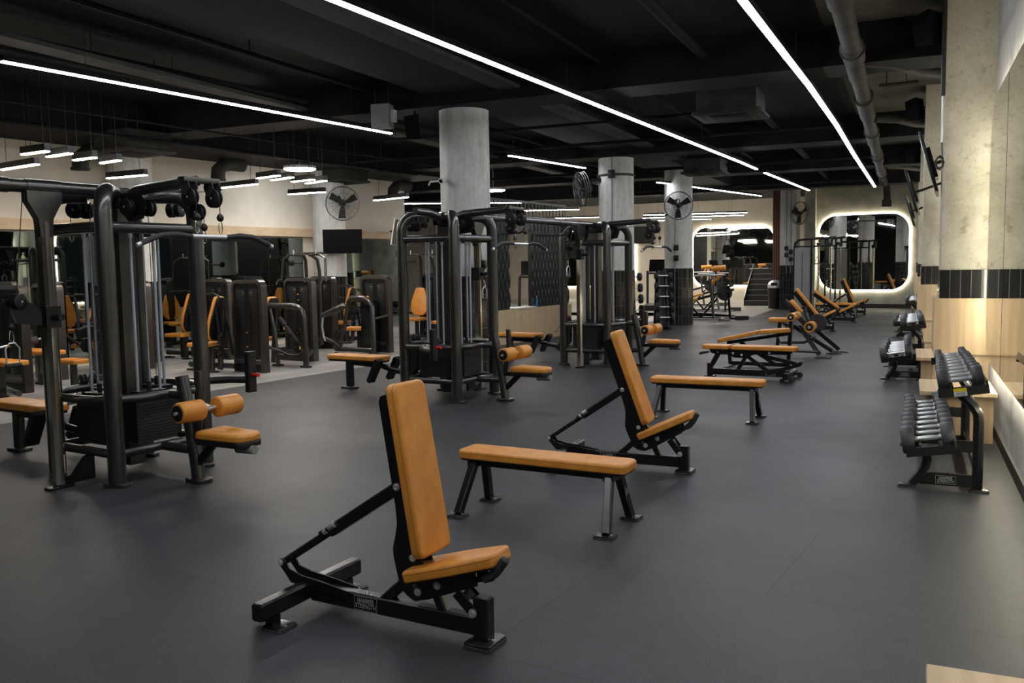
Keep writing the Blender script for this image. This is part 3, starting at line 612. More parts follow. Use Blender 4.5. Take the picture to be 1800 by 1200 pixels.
    pulley(t, (.90, .02, 2.03), (-.2, 1, 0), .062)
    for y in (-.14, .05): pulley(t, (.30, y, 2.09), (0, 1, 0), .066)
    b = MB()
    for y in (-.09,): b.prism([(-.1, .1), (.12, .1), (.2, .02), (.16, -.1), (-.02, -.12), (-.1, -.04)], (.26, y, 2.10), (1, 0, 0), (0, 0, 1), .008)
    b.build('pulley_bracket', 'black', t)
    for e in (-1, 1): b = MB(); b.cyl((.30, e * .03, 2.155), (.97, e * .10, 2.19), .0032, 6); b.build('boom_cable', 'steel', t)
    zl = 0
    for e in (-1, 1): zl = drop(t, (1.045, e * .105, 2.12), 1.985)
    drop(t, (.955, .03, 2.02), 1.915); zl = 1.87
    bar = thing('lat_pulldown_bar', label.split(',')[0] if False else lat_labels.pop(0), 'pulldown bar', o + GX * 1.045 + V(0, 0, zl - .025), rz + bar_yaw, 'lat pulldown bars')
    b = MB(); b.cyl((0, -.15, 0), (0, .15, 0), .0165, 12); b.build('centre_tube', 'steel', bar)
    for e in (-1, 1):
        b = MB(); b.tube([(0, e * .15, 0), (0, e * .28, .012), (0, e * .40, .004), (0, e * .45, -.01), (0, e * .57, -.055)], [.015, .02, .02, .02, .019], 12); b.build('foam_grip', 'grip' if not bar_yaw > 9 else 'steel', bar)
        b = MB(); b.tube([(0, e * .565, -.053), (0, e * .60, -.068)], [.0165, .0165], 10); b.build('end_cap', 'steel', bar)
    # seat station
    b = MB(); b.tube([(.80, 0, .02), (.76, 0, .3), (.70, 0, .6), (.655, 0, .80)], .05, 10, sx=1.0); b.build('seat_frame', 'char', t)
    b = MB(); b.pad([(-.1, -.07), (.1, -.07), (.1, .07), (-.1, .07)], (.80, 0, 0), (1, 0, 0), (0, 1, 0), .03, .006, .05); b.build('foot', 'char', t)
    b = MB(); b.cyl((.385, 0, .24), (.77, 0, .24), .036, 12); b.build('seat_tie_beam', 'char', t)
    b = MB(); b.cyl((.50, 0, .655), (.69, 0, .655), .034, 12); b.build('seat_tie_beam', 'char', t)
    b = MB(); b.rbar((.76, 0, .325), (1.32, 0, .325), .05, .05, .2); b.rbar((.80, 0, .14), (1.0, 0, .32), .045, .06, .2, side=(0, 1, 0)); b.build('seat_arm', 'black', t)
    leather_pad(t, 'seat', [(.94, -.15), (1.38, -.12), (1.42, 0), (1.38, .12), (.94, .15)], (0, 0, .365), (1, 0, 0), (0, 1, 0), .06, .05, .028)
    b = MB(); b.pad([(.95, -.145), (1.39, -.115), (1.41, 0), (1.39, .115), (.95, .145)], (0, 0, .325), (1, 0, 0), (0, 1, 0), .042, .008, .04); b.build('seat_shell', 'plastic', t)
    b = MB(); b.tube([(1.25, 0, .30), (1.43, 0, .305)], [.035, .033], 12); b.build('seat_knob', 'grey', t)
    b = MB(); b.tube([(.80, 0, .33), (.845, 0, .55), (.86, 0, .66), (.855, 0, .85)], .03, 10); b.build('roller_post', 'char', t)
    b = MB(); b.cyl((.95, -.30, .575), (.95, .30, .575), .014, 10); b.rbar((.85, 0, .60), (.96, 0, .575), .05, .035, .2); b.build('roller_axle', 'steel', t)
    for e in (-1, 1):
        b = MB(); b.mat('leather').lathe((.95, e * .06, .575), [(.03, 0), (.068, .004), (.078, .014), (.078, .20), (.070, .214), (.03, .218)], (0, e, 0), 24); rp = b.build('roller_pad', None, t)
        b = MB(); b.lathe((.95, e * .06 + e * .216, .575), [(.058, 0), (.058, .006), (.02, .008)], (0, e, 0), 20); b.build('roller_cap', 'plastic', rp)
    # ---- low row side (-x)
    b = MB(); b.tube([(-.06, 0, 2.15), (-.16, 0, 2.2), (-.3, 0, 2.235), (-.62, 0, 2.245)], [.055, .05, .045, .045], 12); b.build('row_boom', 'char', t)
    for y in (-.05, .05): pulley(t, (-.52, y, 2.11), (-.5, 1, 0), .07)
    b = MB(); b.prism([(-.06, .09), (.08, .09), (.06, -.06), (-.02, -.07)], (-.5, .0, 2.15), (1, 0, 0), (0, 0, 1), .02); b.build('pulley_bracket', 'black', t)
    drop(t, (-.585, -.05, 2.10), 1.97)
    leather_pad(t, 'row_bench_pad', [(-1.95, -.14), (-1.05, -.14), (-1.0, 0), (-1.05, .14), (-1.95, .14)], (0, 0, .40), (1, 0, 0), (0, 1, 0), .06, .05, .02)
    b = MB(); b.pad([(-1.93, -.13), (-1.06, -.13), (-1.02, 0), (-1.06, .13), (-1.93, .13)], (0, 0, .375), (1, 0, 0), (0, 1, 0), .028, .008, .05); b.build('pad_shell', 'plastic', t)
    b = MB(); b.rbar((-1.65, 0, .02), (-1.65, 0, .38), .07, .10, .15, side=(0, 1, 0)); b.build('bench_leg', 'black', t)
    b = MB(); b.pad([(-.12, -.07), (.12, -.07), (.12, .07), (-.12, .07)], (-1.66, 0, 0), (1, 0, 0), (0, 1, 0), .03, .006, .05); b.build('foot', 'char', t)
    b = MB(); b.tube([(-1.6, 0, .35), (-1.1, 0, .33), (-.9, 0, .28), (-.5, 0, .24), (-q, 0, .24)], .035, 10); b.build('bench_beam', 'black', t)
    for e in (-1, 1):
        b = MB(); b.prism([(-.17, -.14), (-.13, -.17), (.03, .11), (.0, .14), (-.03, .13)], (-.98, e * .19, .30), (1, 0, 0), (0, 0, 1), .12); b.build('foot_plate', 'black', t)
    b = MB(); b.prism([(-.12, -.12), (-.02, -.18), (.14, .0), (.16, .26), (.10, .32), (.04, .28), (.02, .08)], (-.62, 0, .34), (1, 0, 0), (0, 0, 1), .09); b.build('low_pulley_housing', 'plastic', t)
    for y in (-.045, .045): pulley(t, (-.55, y, .70), (.3, 1, 0), .062)
    b = MB(); b.tube([(-.60, 0, .66), (-.66, -.09, .56), (-.72, -.09, .50), (-.72, .09, .50), (-.66, .09, .56), (-.60, 0, .66)], .007, 8); b.build('row_handle', 'chrome', t)
    # ---- pushdown side (opposite the chrome pole)
    py = -pole
    b = MB(); b.tube([(0, py * .08, 2.14), (0, py * .2, 2.2), (0, py * .35, 2.235), (0, py * .62, 2.245)], [.055, .05, .045, .045], 12); b.build('pushdown_boom', 'char', t) if crossover is None else None
    for x in (-.05, .05): pulley(t, (x, py * .52, 2.11), (1, .4, 0), .062)
    b = MB(); b.tube([(.0, py * .47, .655), (.05, py * .62, .655), (.25, py * .80, .66), (.40, py * .86, .66)], .034, 10); b.build('knee_arm', 'char', t)
    b = MB(); b.rbar((.42, py * .88, .55), (.42, py * .88, .90), .06, .09, .15, side=(1, 0, 0)); b.build('height_post', 'plastic', t)
    b = MB(); b.cyl((.45, py * .88, .70), (.52, py * .88, .70), .016, 10); b.build('adjust_knob', 'red', t)
    # ---- crossover side: chrome column with travelling pulley
    X = V(.03 if pole < 0 else 0, pole * .64, 0)
    b = MB(); b.rbar(X + V(0, 0, .03), X + V(0, 0, 1.97), .092, .075, .28, side=(1, 0, 0)); b.build('chrome_column', 'chrome', t)
    b = MB(); b.prism([(-.13, .0), (.13, .0), (.13, -.07), (.10, -.12), (.055, -.2), (.045, -.33), (-.045, -.33), (-.055, -.2), (-.10, -.12), (-.13, -.07)], X + V(0, 0, 2.19), (0, 1, 0), (0, 0, 1), .075); b.build('column_bracket', 'char', t)
    b = MB(); b.prism([(0, 0), (.28, .0), (.28, .2), (.2, .18), (.1, .06), (0, .04)], X + V(0, 0, .02), (0, -pole, 0), (0, 0, 1), .03); b.pad([(-.04, -.1), (.04, -.1), (.04, .1), (-.04, .1)], X, (1, 0, 0), (0, 1, 0), .02, .004, .01); b.build('column_foot', 'black', t)
    c = thing('pulley_carriage', None, None, X + V(0, 0, handle_z)); c.parent = t
    b = MB(); b.bb(-.06, .06, -.055, .055, -.08, .08); b.build('slider', 'plastic', c)
    b = MB(); b.cyl((.06, 0, .0), (.16, 0, 0), .025, 12); b.build('release_grip', 'plastic', c)
    b = MB(); b.prism([(-.0, -.06), (.16, -.04), (.20, .12), (.14, .16), (.0, .06)], (-.02, pole * .05, 0), (-.3, pole * 1.0, 0), (0, 0, 1), .05); b.build('swivel_arm', 'black', c)
    for e in (-.03, .03): pulley(c, V(-.06 + e, pole * .20, .12), (1, .3, 0), .058)
    b = MB(); b.cyl(X + V(-.06, pole * .2, handle_z + .15), X + V(-.05, pole * .12, 2.12), .0035, 6); b.build('column_cable', 'cable', t)
    zz = drop(t, X + V(-.06, pole * .25, handle_z + .10), handle_z - .06)
    hd = thing('stirrup_grip', handle_labels.pop(0), 'handle', o + GX * (X.x - .06) + GY * (X.y + pole * .25) + V(0, 0, zz), rz, 'single cable handles')
    b = MB(); b.tube([(0, -.045, -.16), (0, -.05, -.04), (0, -.02, 0), (0, .02, 0), (0, .05, -.04), (0, .045, -.16)], .006, 8); b.build('strap_frame', 'steel', hd)
    b = MB(); b.cyl((0, -.055, -.16), (0, .055, -.16), .015, 12); b.build('grip', 'grip', hd)
    return t
lat_labels = ['long black gripped pulldown bar hanging from the nearest cable tower', 'bent pulldown bar hanging from the middle cable tower', 'bent pulldown bar hanging from the farthest cable tower', 'pulldown bar on the cable tower left of the picture']
handle_labels = ['stirrup handle on the chrome column of the nearest cable tower', 'stirrup handle on the chrome column of the middle cable tower', 'stirrup handle on the chrome column of the farthest cable tower', 'stirrup handle on the cable tower left of the picture']
O1, O2, O3 = V(-5.70, 5.13, 0), V(-5.15, 9.53, 0), V(-4.59, 13.48, 0)
g1 = gym('nearest charcoal cable tower at the left with tan rollers and a low row bench', O1, GA, pole=-1, bar_yaw=0)
g2 = gym('middle charcoal cable tower in front of the nearest round column', O2, GA, pole=1, handle_z=1.5)
g3 = gym('farthest charcoal cable tower, in front of the second round column', O3, GA, pole=-1, handle_z=1.75)
t = thing('crossover_beam', 'black crossover beam joining the middle and farthest cable towers at their tops', 'beam', O2, GA)
b = MB(); b.cyl((0, .03, 2.225), (0, 3.94, 2.225), .044, 14); b.build('beam_tube', 'char', t)
for y in (1.0, 2.95):
    b = MB(); b.cyl((0, y - .14, 2.225), (0, y + .14, 2.225), .05, 14); b.build('joint_sleeve', 'char', t)
for y in (1.35, 2.6):
    b = MB(); b.tube([(-.28, y, 2.1), (-.27, y, 2.05), (-.2, y, 2.03), (.2, y, 2.03), (.27, y, 2.05), (.28, y, 2.1)], .014, 8); b.cyl((0, y, 2.03), (0, y, 2.2), .02, 8); b.build('pull_up_grip', 'char', t)
t = thing('crossover_beam', 'black crossover beam leaving the nearest cable tower past the left picture edge', 'beam', O1, GA)
b = MB(); b.tube([(0, -.03, 2.225), (0, -3.9, 2.225)], .048, 14); b.build('beam_tube', 'char', t)
for y in (-.62, -1.0): b = MB(); b.cyl((0, y - .13, 2.225), (0, y + .13, 2.225), .054, 14); b.build('joint_sleeve', 'char', t)
g0 = thing('crossover_station', 'frame post that carries the far end of the crossover beam outside the picture', 'cable machine', O1 - GY * 3.95, GA)
b = MB(); b.cyl((0, 0, 0), (0, 0, 2.27), .07, 14); b.build('upright', 'char', g0)
b = MB(); b.pad([(-.25, -.25), (.25, -.25), (.25, .25), (-.25, .25)], (0, 0, 0), (1, 0, 0), (0, 1, 0), .03, .006, .05); b.build('foot', 'char', g0)
# ================================================================ DUMBBELL RACKS (local x towards the wall, y away)
def dumbbell(label, L, R, hw, grp):   # long axis = local x
    t = thing('dumbbell', label, 'dumbbell', (0, 0, 0), 0, grp)
    for e in (-1, 1):
        b = MB(); a = L / 2 - hw; b.lathe((e * a, 0, 0), [(R * .55, 0), (R * .93, .003), (R, .012), (R, hw - .018), (R * .93, hw - .003), (R * .8, hw)], (e, 0, 0), 20); h = b.build('head', 'urethane', t)
    b = MB(); a = L / 2 - hw; b.lathe((-a, 0, 0), [(.021, 0), (.021, .014), (.0155, .018), (.0175, a * .6), (.0185, a), (.0175, 2 * a - a * .6), (.0155, 2 * a - .018), (.021, 2 * a - .014), (.021, 2 * a)], (1, 0, 0), 14); b.build('handle', 'steel', t)
    return t
def rack(label, x, y, Lr=1.75, nL=9, nU=9, near='nearest', wide=1.0, lname='the lower tier', uname='the upper tier', s0=1.0):
    t = thing('dumbbell_rack', label, 'dumbbell rack', (x, y, 0), 0, 'two tier dumbbell racks'); dk = wide
    for yy in (0, 1.5):
        b = MB(); b.tube([(.02, yy, .02), (.07, yy, .09), (.105, yy, .15), (.115, yy, .20), (.105, yy, .27)], .031, 8, sx=.9); b.build('front_leg', 'black', t)
        b = MB(); b.tube([(.43, yy, .015), (.43, yy, .48), (.425, yy, .54), (.395, yy, .59), (.29, yy, .70)], .034, 8, sx=.9); b.build('rear_post', 'black', t)
        b = MB(); b.rbar((.07, yy, .07), (.42, yy, .07), .03, .085, .1); b.build('base_beam', 'black', t)
        b = MB(); b.rbar((.25, yy, .31), (.42, yy, .31), .03, .08, .1); b.build('middle_beam', 'black', t)
        foot_plate(t, -.01, yy, .12, .09, .016); foot_plate(t, .44, yy, .13, .10, .016)
    b = MB(); b.rbar((.43, .03, .13), (.43, 1.47, .13), .03, .07, .1); b.build('long_brace', 'black', t)
    b = MB(); b.rbar((.43, .03, .50), (.43, 1.47, .50), .03, .07, .1); b.build('long_brace', 'black', t)
    badge(t, (.235, -.0158, .07), (1, 0, 0), (0, 0, 1), .13, .06, 'HAMMER\nSTRENGTH', .029)
    y0, y1 = -.13, 1.95
    for nm, cx, cz, tw in (('lower', .135 , .285, .31 * dk), ('upper', .325, .705, .31)):
        a = math.atan2(.045, .28); ux = V(math.cos(a), 0, math.sin(a)); uz = V(-math.sin(a), 0, math.cos(a)); c = V(cx, 0, cz)
        for e in (-1, 1):
            b = MB(); b.box(c + ux * e * .075 * dk + uz * .012 + V(0, (y0 + y1) / 2, 0), (.035, y1 - y0, .012), (ux, V(0, 1, 0), uz)); b.box(c + ux * (e * .075 * dk - e * .015) + uz * .03 + V(0, (y0 + y1) / 2, 0), (.008, y1 - y0, .045), (ux, V(0, 1, 0), uz)); b.build('tray_rail', 'black', t)
        for yy in (y0, y1):
            b = MB(); b.box(c + V(0, yy, 0) + uz * .005, (tw, .035, .06), (ux, V(0, 1, 0), uz)); b.build('tray_end', 'black', t)
        b = MB(); b.box(c + ux * (tw / 2 - .004) + uz * .03 + V(0, (y0 + y1) / 2, 0), (.006, y1 - y0, .06), (ux, V(0, 1, 0), uz)); b.build('tray_back', 'black', t)
        if nm == 'upper' and near == 'nearest':
            b = MB(); b.mat('yellow').box(c + V(0, y0 - .019, 0) + ux * -.02 + uz * .018, (.08, .002, .022), (ux, V(0, 1, 0), uz)); b.mat('white').box(c + V(0, y0 - .019, 0) + ux * -.02 + uz * -.010, (.08, .002, .03), (ux, V(0, 1, 0), uz))
            b.mat('cable')
            for k in range(4): b.box(c + V(0, y0 - .0204, 0) + ux * -.02 + uz * (-.001 - k * .006), (.06, .001, .0018), (ux, V(0, 1, 0), uz))
            q = b.build('warning_label', None, t); q['label'] = 'yellow and white warning label'
        n = nL if nm == 'lower' else nU; W = 1.92 / n
        for i in range(n):
            k = i / max(1, n - 1)
            if nm == 'lower': L, R, hw = .345 * dk - .03 * k, (.100 - .016 * k) * s0, .088
            else: L, R, hw = .285 - .05 * k, .084 - .026 * k, .07 - .015 * k
            R = min(R, W * .53)
            ordn = ['first', 'second', 'third', 'fourth', 'fifth', 'sixth', 'seventh', 'eighth', 'ninth', 'tenth', 'eleventh'][i]
            d = dumbbell('%s dumbbell from the near end on %s of the %s rack' % (ordn, lname if nm == 'lower' else uname, near), L, R, hw, '%s dumbbells of the %s rack' % (nm, near))
            rail = .021 if R < .2 else 0
            d.location = V(x, y, 0) + c + uz * (.020 + .031 + .018 + (0.0)) + V(0, -.02 + W * (i + .5) - W * .35 + random.uniform(-.006, .006), 0) + ux * random.uniform(-.008, .008)
            d.rotation_euler = (random.uniform(0, 6), -a, 0)
    return t
rack('nearest two tier dumbbell rack, with a yellow warning label on its upper tray', .02, 6.72)
rack('middle two tier dumbbell rack with the widest dumbbells, before the second wall pillar', -.27, 12.75, near='middle', wide=1.15, s0=1.12, nL=8, nU=9)
rack('farthest two tier dumbbell rack near the lit end wall', -.24, 19.6, near='farthest', nL=7, nU=7)
# oak plank benches against the right wall
for (x0, y0, y1, lb) in ((.10, 8.42, 9.28, 'oak plank seat behind the nearest dumbbell rack'), (.09, 11.3, 12.45, 'oak plank seat in front of the middle dumbbell rack'), (.05, 16.6, 18.6, 'oak plank seat between the middle and farthest racks'), (.065, .9, 2.69, 'oak plank seat cut by the lower right corner of the picture'), (.05, 23.3, 25.2, 'oak plank seat beyond the farthest dumbbell rack')):
    t = thing('plank_seat', lb, 'bench', (x0, y0, 0), 0, 'oak plank seats on the right wall'); x1 = WX - .03 - x0; L = y1 - y0
    b = MB(); b.pad([(0, 0), (x1, 0), (x1, L), (0, L)], (0, 0, .415), (1, 0, 0), (0, 1, 0), .035, .003, .006, 1); b.build('seat_plank', 'oakh', t)
    for yy in (.12, L - .12): b = MB(); b.bb(.06, x1 - .02, yy - .0175, yy + .0175, 0, .414); b.build('side_panel', 'oak', t)
# ================================================================ SELECTORISED MACHINES (local x right along the row, y away; stack tower at the origin)
def stack_tower(t, w=.62, h=1.42, frame='char', shroud='shroud', marks=((.0, .62), (.0, .45))):
    b = MB(); r = .09; P = [V(-w / 2, .12, 0), V(-w / 2, .12, h - r)] + arc((-w / 2 + r, .12, h - r), r, PI, PI / 2, 5, (1, 0, 0), (0, 0, 1)) + arc((w / 2 - r, .12, h - r), r, PI / 2, 0, 5, (1, 0, 0), (0, 0, 1)) + [V(w / 2, .12, 0)]
    # arch frame: wide flat section
    L = []; n = len(P)
    for i, p in enumerate(P):
        tg = (P[min(i + 1, n - 1)] - P[max(i - 1, 0)]).normalized(); nn = V(tg.z, 0, -tg.x)
        for a, d in ((-.028, -.085), (.028, -.075), (.028, .045), (-.028, .055)): L.append(p - nn * a + V(0, d, 0))
    b.add(L, [(4 * i + j, 4 * i + (j + 1) % 4, 4 * i + 4 + (j + 1) % 4, 4 * i + 4 + j) for i in range(n - 1) for j in range(4)] + [(3, 2, 1, 0), tuple(range(4 * n - 4, 4 * n))])
    b.build('tower_frame', frame, t)
    b = MB(); b.bb(-w / 2 + .03, w / 2 - .03, .065, .155, .2, h - .045); b.build('stack_shroud', shroud, t)
    for e in (-1, 1):
        b = MB(); x = e * (w / 4 - .012); b.pad([(x - w / 4 + .055, .24), (x + w / 4 - .055, .24), (x + w / 4 - .055, h - .12), (x - w / 4 + .055, h - .12)], (0, .069, 0), (1, 0, 0), (0, 0, 1), .014, .004, .02, 2)
        b.build('front_cover', 'plastic', t)
    b = MB()
    for e in (-.10, .08):
        for k in range(3): b.box((e + k * .022, .054, h - .17 - .006 * (k % 2)), (.012, .001, .026 - .008 * (k % 2)))
        b.box((e + .02, .054, h - .21), (.07, .001, .004))
    b.build('placard_print', 'print', t)
    for mx, mz in marks: b = MB(); b.lathe((mx, .063, mz), [(.012, 0), (.012, .01), (.006, .02)], (0, -1, 0), 10); b.build('selector_pin', 'orange', t)
    b = MB(); b.rbar((-w / 2, .06, .16), (w / 2, .06, .16), .05, .07, .15); b.build('cross_rail', frame, t)
    b = MB(); b.bb(-w / 2 + .05, w / 2 - .05, .07, .17, 0.0, .12); b.build('base_box', 'plastic', t)
def seat_unit(t, x, y, facing=(-1, 0), sz=.47, bh=.62, seat_len=.42, lean=.12, black_back=True):
    f = V(facing[0], facing[1], 0).normalized(); s = V(-f.y, f.x, 0); c = V(x, y, 0); rake = (V(0, 0, 1) - f * lean * 1.5).normalized()
    leather_pad(t, 'seat', [(-.02, -.2), (seat_len - .06, -.2), (seat_len, -.12), (seat_len, .12), (seat_len - .06, .2), (-.02, .2)], c + V(0, 0, sz - .06), f, s, .06, .05, .02, False)
    o = c + V(0, 0, sz + .03) - f * .03; pts = [(-.12, 0), (-.2, .12), (-.2, .3), (-.13, bh - .1), (-.10, bh), (.10, bh), (.13, bh - .1), (.2, .3), (.2, .12), (.12, 0)]
    leather_pad(t, 'backrest', [(a, b_) for a, b_ in pts], o, s, rake, .06, .05, .02, False)
    b = MB(); n = s.cross(rake); b.pad([(a * .96, b_ * .97 + .008) for a, b_ in pts], o - n * .022, s, rake, .03, .008, .05, 2); b.build('back_shell', 'plastic', t)
    b = MB(); b.rbar(c + f * .12 + V(0, 0, .03), c + f * .12 + V(0, 0, sz - .06), .07, .09, .15, side=s); b.build('seat_post', 'char', t)
    b = MB(); b.rbar(c - f * .09 + V(0, 0, .04), c - f * (.11 + lean * .6) + V(0, 0, sz + bh * .75), .05, .08, .15, side=s); b.build('back_post', 'char', t)
    return c, f, s
def machine(label, x, y, kind, rz=0, frame='char', **kw):
    t = thing('weight_machine', label, 'weight machine', G(x, y), GA + rz, 'selectorised weight machines'); stack_tower(t, frame=frame, **kw)
    def T(name, pts, r, m='char', seg=10): b = MB(); b.tube(pts, r, seg); return b.build(name, m, t)
    def foot(x_, y_, a=0): b = MB(); b.box((x_, y_, .015), (.18, .09, .03)); b.build('foot', 'rubber', t)
    if kind == 'arch':      # leg machine with a big inverted L frame in front
        T('arch_frame', [(-.02, -.68, 1.0), (.62, -.68, 1.0), (.74, -.68, .98), (.83, -.68, .91), (.86, -.68, .80), (.88, -.68, .03)], .048)
        T('front_post', [(.24, -.68, .03), (.16, -.66, .55), (.04, -.66, 1.05)], .035); foot(.24, -.69); foot(.88, -.69)
        b = MB(); b.rbar((.24, -.69, .15), (.88, -.69, .15), .05, .09, .15); b.build('base_beam', 'char', t)
        b = MB(); b.rbar((.86, -.66, .18), (.30, .05, .18), .05, .07, .15); b.build('base_beam', 'char', t)
        seat_unit(t, -.06, -.60, (-1, -.1), .46, .66)
        T('lever_arm', [(-.45, -.88, .62), (.0, -.84, .40), (.1, -.82, .34), (.62, -.76, .20), (.78, -.72, .20)], .026)
        T('lever_arm', [(.25, -.62, .80), (.42, -.62, .62), (.62, -.60, .42)], .028)
        for p in ((.27, -.62, .78), (.40, -.62, .64)): b = MB(); b.tube([p, V(*p) + V(.1, 0, -.11)], .04, 12); b.build('foam_roller', 'grip', t)
        pulley(t, (.55, -.5, .55), (.2, 1, 0), .08); pulley(t, (.45, -.45, .3), (.2, 1, 0), .10)
        b = MB(); b.box((.62, -.55, .3), (.02, .02, .05)); b.build('adjust_tab', 'yellow', t)
    elif kind == 'curl':    # seated lever machine with a thick swing arm
        T('arch_frame', [(-.35, -.30, .78), (-.30, -.34, .98), (-.2, -.36, 1.04), (.12, -.38, 1.04), (.24, -.38, .99), (.30, -.38, .88), (.31, -.38, .03)], .05)
        T('tie_bar', [(.31, -.38, .66), (.31, .05, .70)], .025)
        T('swing_arm', [(-.72, -.62, .72), (-.5, -.58, .80), (-.28, -.52, .90), (-.22, -.5, .90)], [.045, .058, .062, .03], 'steel' if 0 else 'char')
        T('hanging_link', [(-.70, -.62, .70), (-.73, -.62, .52), (-.70, -.62, .32), (-.66, -.62, .25)], .018, 'steel')
        T('lever_arm', [(-.20, -.5, .85), (-.28, -.5, .5), (-.40, -.5, .15)], .04); T('base_beam', [(-.5, -.52, .09), (.31, -.40, .09)], .04)
        T('lever_arm', [(-.72, -.6, .30), (-.5, -.56, .22), (-.36, -.5, .08)], .035, 'plastic')
        seat_unit(t, -.30, .10, (-1, -.4), .47, .58)
        T('foot_bar', [(-.22, -.75, .24), (.0, -.72, .24), (.03, -.6, .32)], .014, 'plastic'); pulley(t, (-.10, -.42, .82), (.1, 1, 0), .09); pulley(t, (-.45, -.5, .35), (.1, 1, 0), .09)
        foot(.31, -.38); foot(-.42, -.5)
        b = MB(); b.bb(-.14, .10, -.2, -.0, .06, 1.0); b.build('cam_cover', 'shroud', t)
    elif kind == 'press':   # chest press beside the tower
        seat_unit(t, -.55, -.15, (-1, -.25), .47, .70)
        T('handle_bar', [(-.95, -.2, 1.22), (-.45, -.2, 1.24), (-.34, -.2, 1.20), (-.36, -.2, 1.05), (-.42, -.25, .92)], .016, 'plastic')
        T('press_arm', [(-.40, -.10, .25), (-.38, -.18, .6), (-.40, -.22, 1.0)], .028, 'plastic')
        T('press_arm', [(-.44, .12, .25), (-.50, .10, .7), (-.55, .05, 1.05)], .028, 'plastic')
        for z in (.30, .45, .58): pulley(t, (-.40 + z * .1, -.20, z), (.1, 1, 0), .05)
        T('base_beam', [(-1.15, -.15, .10), (-.2, -.05, .10)], .045); foot(-1.1, -.15)
        b = MB(); b.rbar((-.52, -.22, .03), (-.50, -.22, .40), .05, .05, .15, side=(1, 0, 0)); b.build('front_post', 'char', t); foot(-.52, -.22)
    elif kind == 'fly':     # overhead arm machine, arms well above the tower
        for e in (-1, 1):
            T('upright', [(e * .18, -.15, .1), (e * .18, -.15, 1.55), (e * .16, -.18, 1.78), (e * .10, -.3, 1.88)], .035, frame)
            T('swing_arm', [(e * .08, -.32, 1.86), (e * .38, -.36, 1.88), (e * .56, -.38, 1.80), (e * .60, -.42, 1.35)], .024)
            T('hand_grip', [(e * .60, -.42, 1.40), (e * .60, -.52, 1.38), (e * .60, -.56, 1.30)], .016, 'grip')
            T('pivot_knob', [(e * .30, -.36, 1.86), (e * .30, -.36, 1.97)], .012, 'steel')
        T('top_bar', [(-.42, -.25, 1.90), (.42, -.25, 1.90)], .026)
        T('counterweight', [(-.62, -.10, 1.72), (-.30, -.12, 1.72)], [.018, .018]); b = MB(); b.lathe((-.66, -.1, 1.72), [(.05, 0), (.06, .01), (.06, .05), (.05, .06)], (1, 0, 0), 16); b.build('weight_knob', 'plastic', t)
        seat_unit(t, .0, -.50, (.25, -1), .5, .62)
        T('base_beam', [(0, -1.1, .08), (0, .05, .08)], .045); foot(0, -1.05)
    elif kind == 'dip':     # wide assisted chin machine with frame handles
        for e in (-1, 1):
            T('side_handle', [(e * .10, -.22, 1.30), (e * .32, -.22, 1.30), (e * .34, -.22, 1.27), (e * .24, -.24, 1.02), (e * .22, -.26, .80)], .018, 'plastic')
            b = MB(); b.rbar((e * .22, -.28, .78), (e * .22, .02, .84), .10, .14, .15); b.build('arm_block', 'plastic', t)
            pulley(t, (e * .16, -.2, .62), (1, .3, 0), .09)
        T('cross_handle', [(-.34, -.22, .92), (.34, -.22, .92)], .018, 'plastic')
        b = MB(); b.bb(.10, .13, -.235, -.215, .96, .99); b.build('adjust_tab', 'red', t)
        T('base_beam', [(0, -.7, .08), (0, .05, .08)], .045); foot(0, -.66)
        leather_pad(t, 'knee_pad', [(-.2, -.12), (.2, -.12), (.2, .12), (-.2, .12)], (0, -.50, .42), (1, 0, 0), (0, 1, 0), .06, .04, .02, False)
        b = MB(); b.rbar((0, -.5, .05), (0, -.5, .42), .06, .08, .15, side=(1, 0, 0)); b.build('seat_post', 'char', t)
    elif kind == 'bench':
        leather_pad(t, 'seat', [(-.55, -.16), (.30, -.16), (.30, .16), (-.55, .16)], (.62 if rz == 0 else .7, -.35, .44), (1, 0, 0), (0, 1, 0), .06, .05, .02, False)
        b = MB(); b.rbar((.5, -.35, .03), (.5, -.35, .44), .07, .09, .15, side=(1, 0, 0)); b.build('seat_post', 'char', t); T('base_beam', [(.1, -.1, .09), (.9, -.35, .09)], .04); foot(.5, -.35)
        T('roller_axle', [(.35, -.42, .62), (.35, -.16, .66)], .014, 'steel'); b = MB(); b.tube([(.35, -.46, .61), (.35, -.30, .635)], .06, 14); b.build('foam_roller', 'grip', t)
    return t
machine('brown framed machine tower cut by the left picture edge', -12.05, 6.43, 'bench', frame='brown')
machine('brown framed machine seen through the chrome column of the nearest cable tower', -13.0, 7.5, 'bench', frame='brown')
machine('wide machine with navy cover and side handles behind the nearest cable tower', -10.95, 7.2, 'dip', shroud='blue_shroud', w=.74, h=1.44)
machine('brown framed press machine with tan seat right of the nearest cable tower', -10.76, 9.42, 'press', frame='brown', marks=((-.03, .62), (-.03, .40)))
machine('charcoal machine with inverted L frame and two orange marks near its top', -11.26, 11.0, 'arch', marks=((0, 1.16), (0, 1.06)))
machine('charcoal lever machine with thick swing arm left of the middle cable tower', -11.04, 12.77, 'curl', frame='brown', marks=((.02, .60), (.02, .50)))
machine('overhead arm machine with tan seat in front of the left wall column', -12.55, 12.9, 'fly', frame='brown')
machine('overhead arm machine with tan seat beside the white screen', -12.0, 15.9, 'fly')
machine('press machine in the back row between the charcoal and lever machines', -12.4, 14.3, 'press')
machine('press machine in the back row behind the brown framed press machine', -12.9, 10.6, 'press', frame='brown')
machine('last machine of the row, behind the middle cable tower', -10.9, 15.2, 'dip')
machine('press machine in the back row seen through the nearest cable tower', -13.0, 9.0, 'arch', frame='brown')
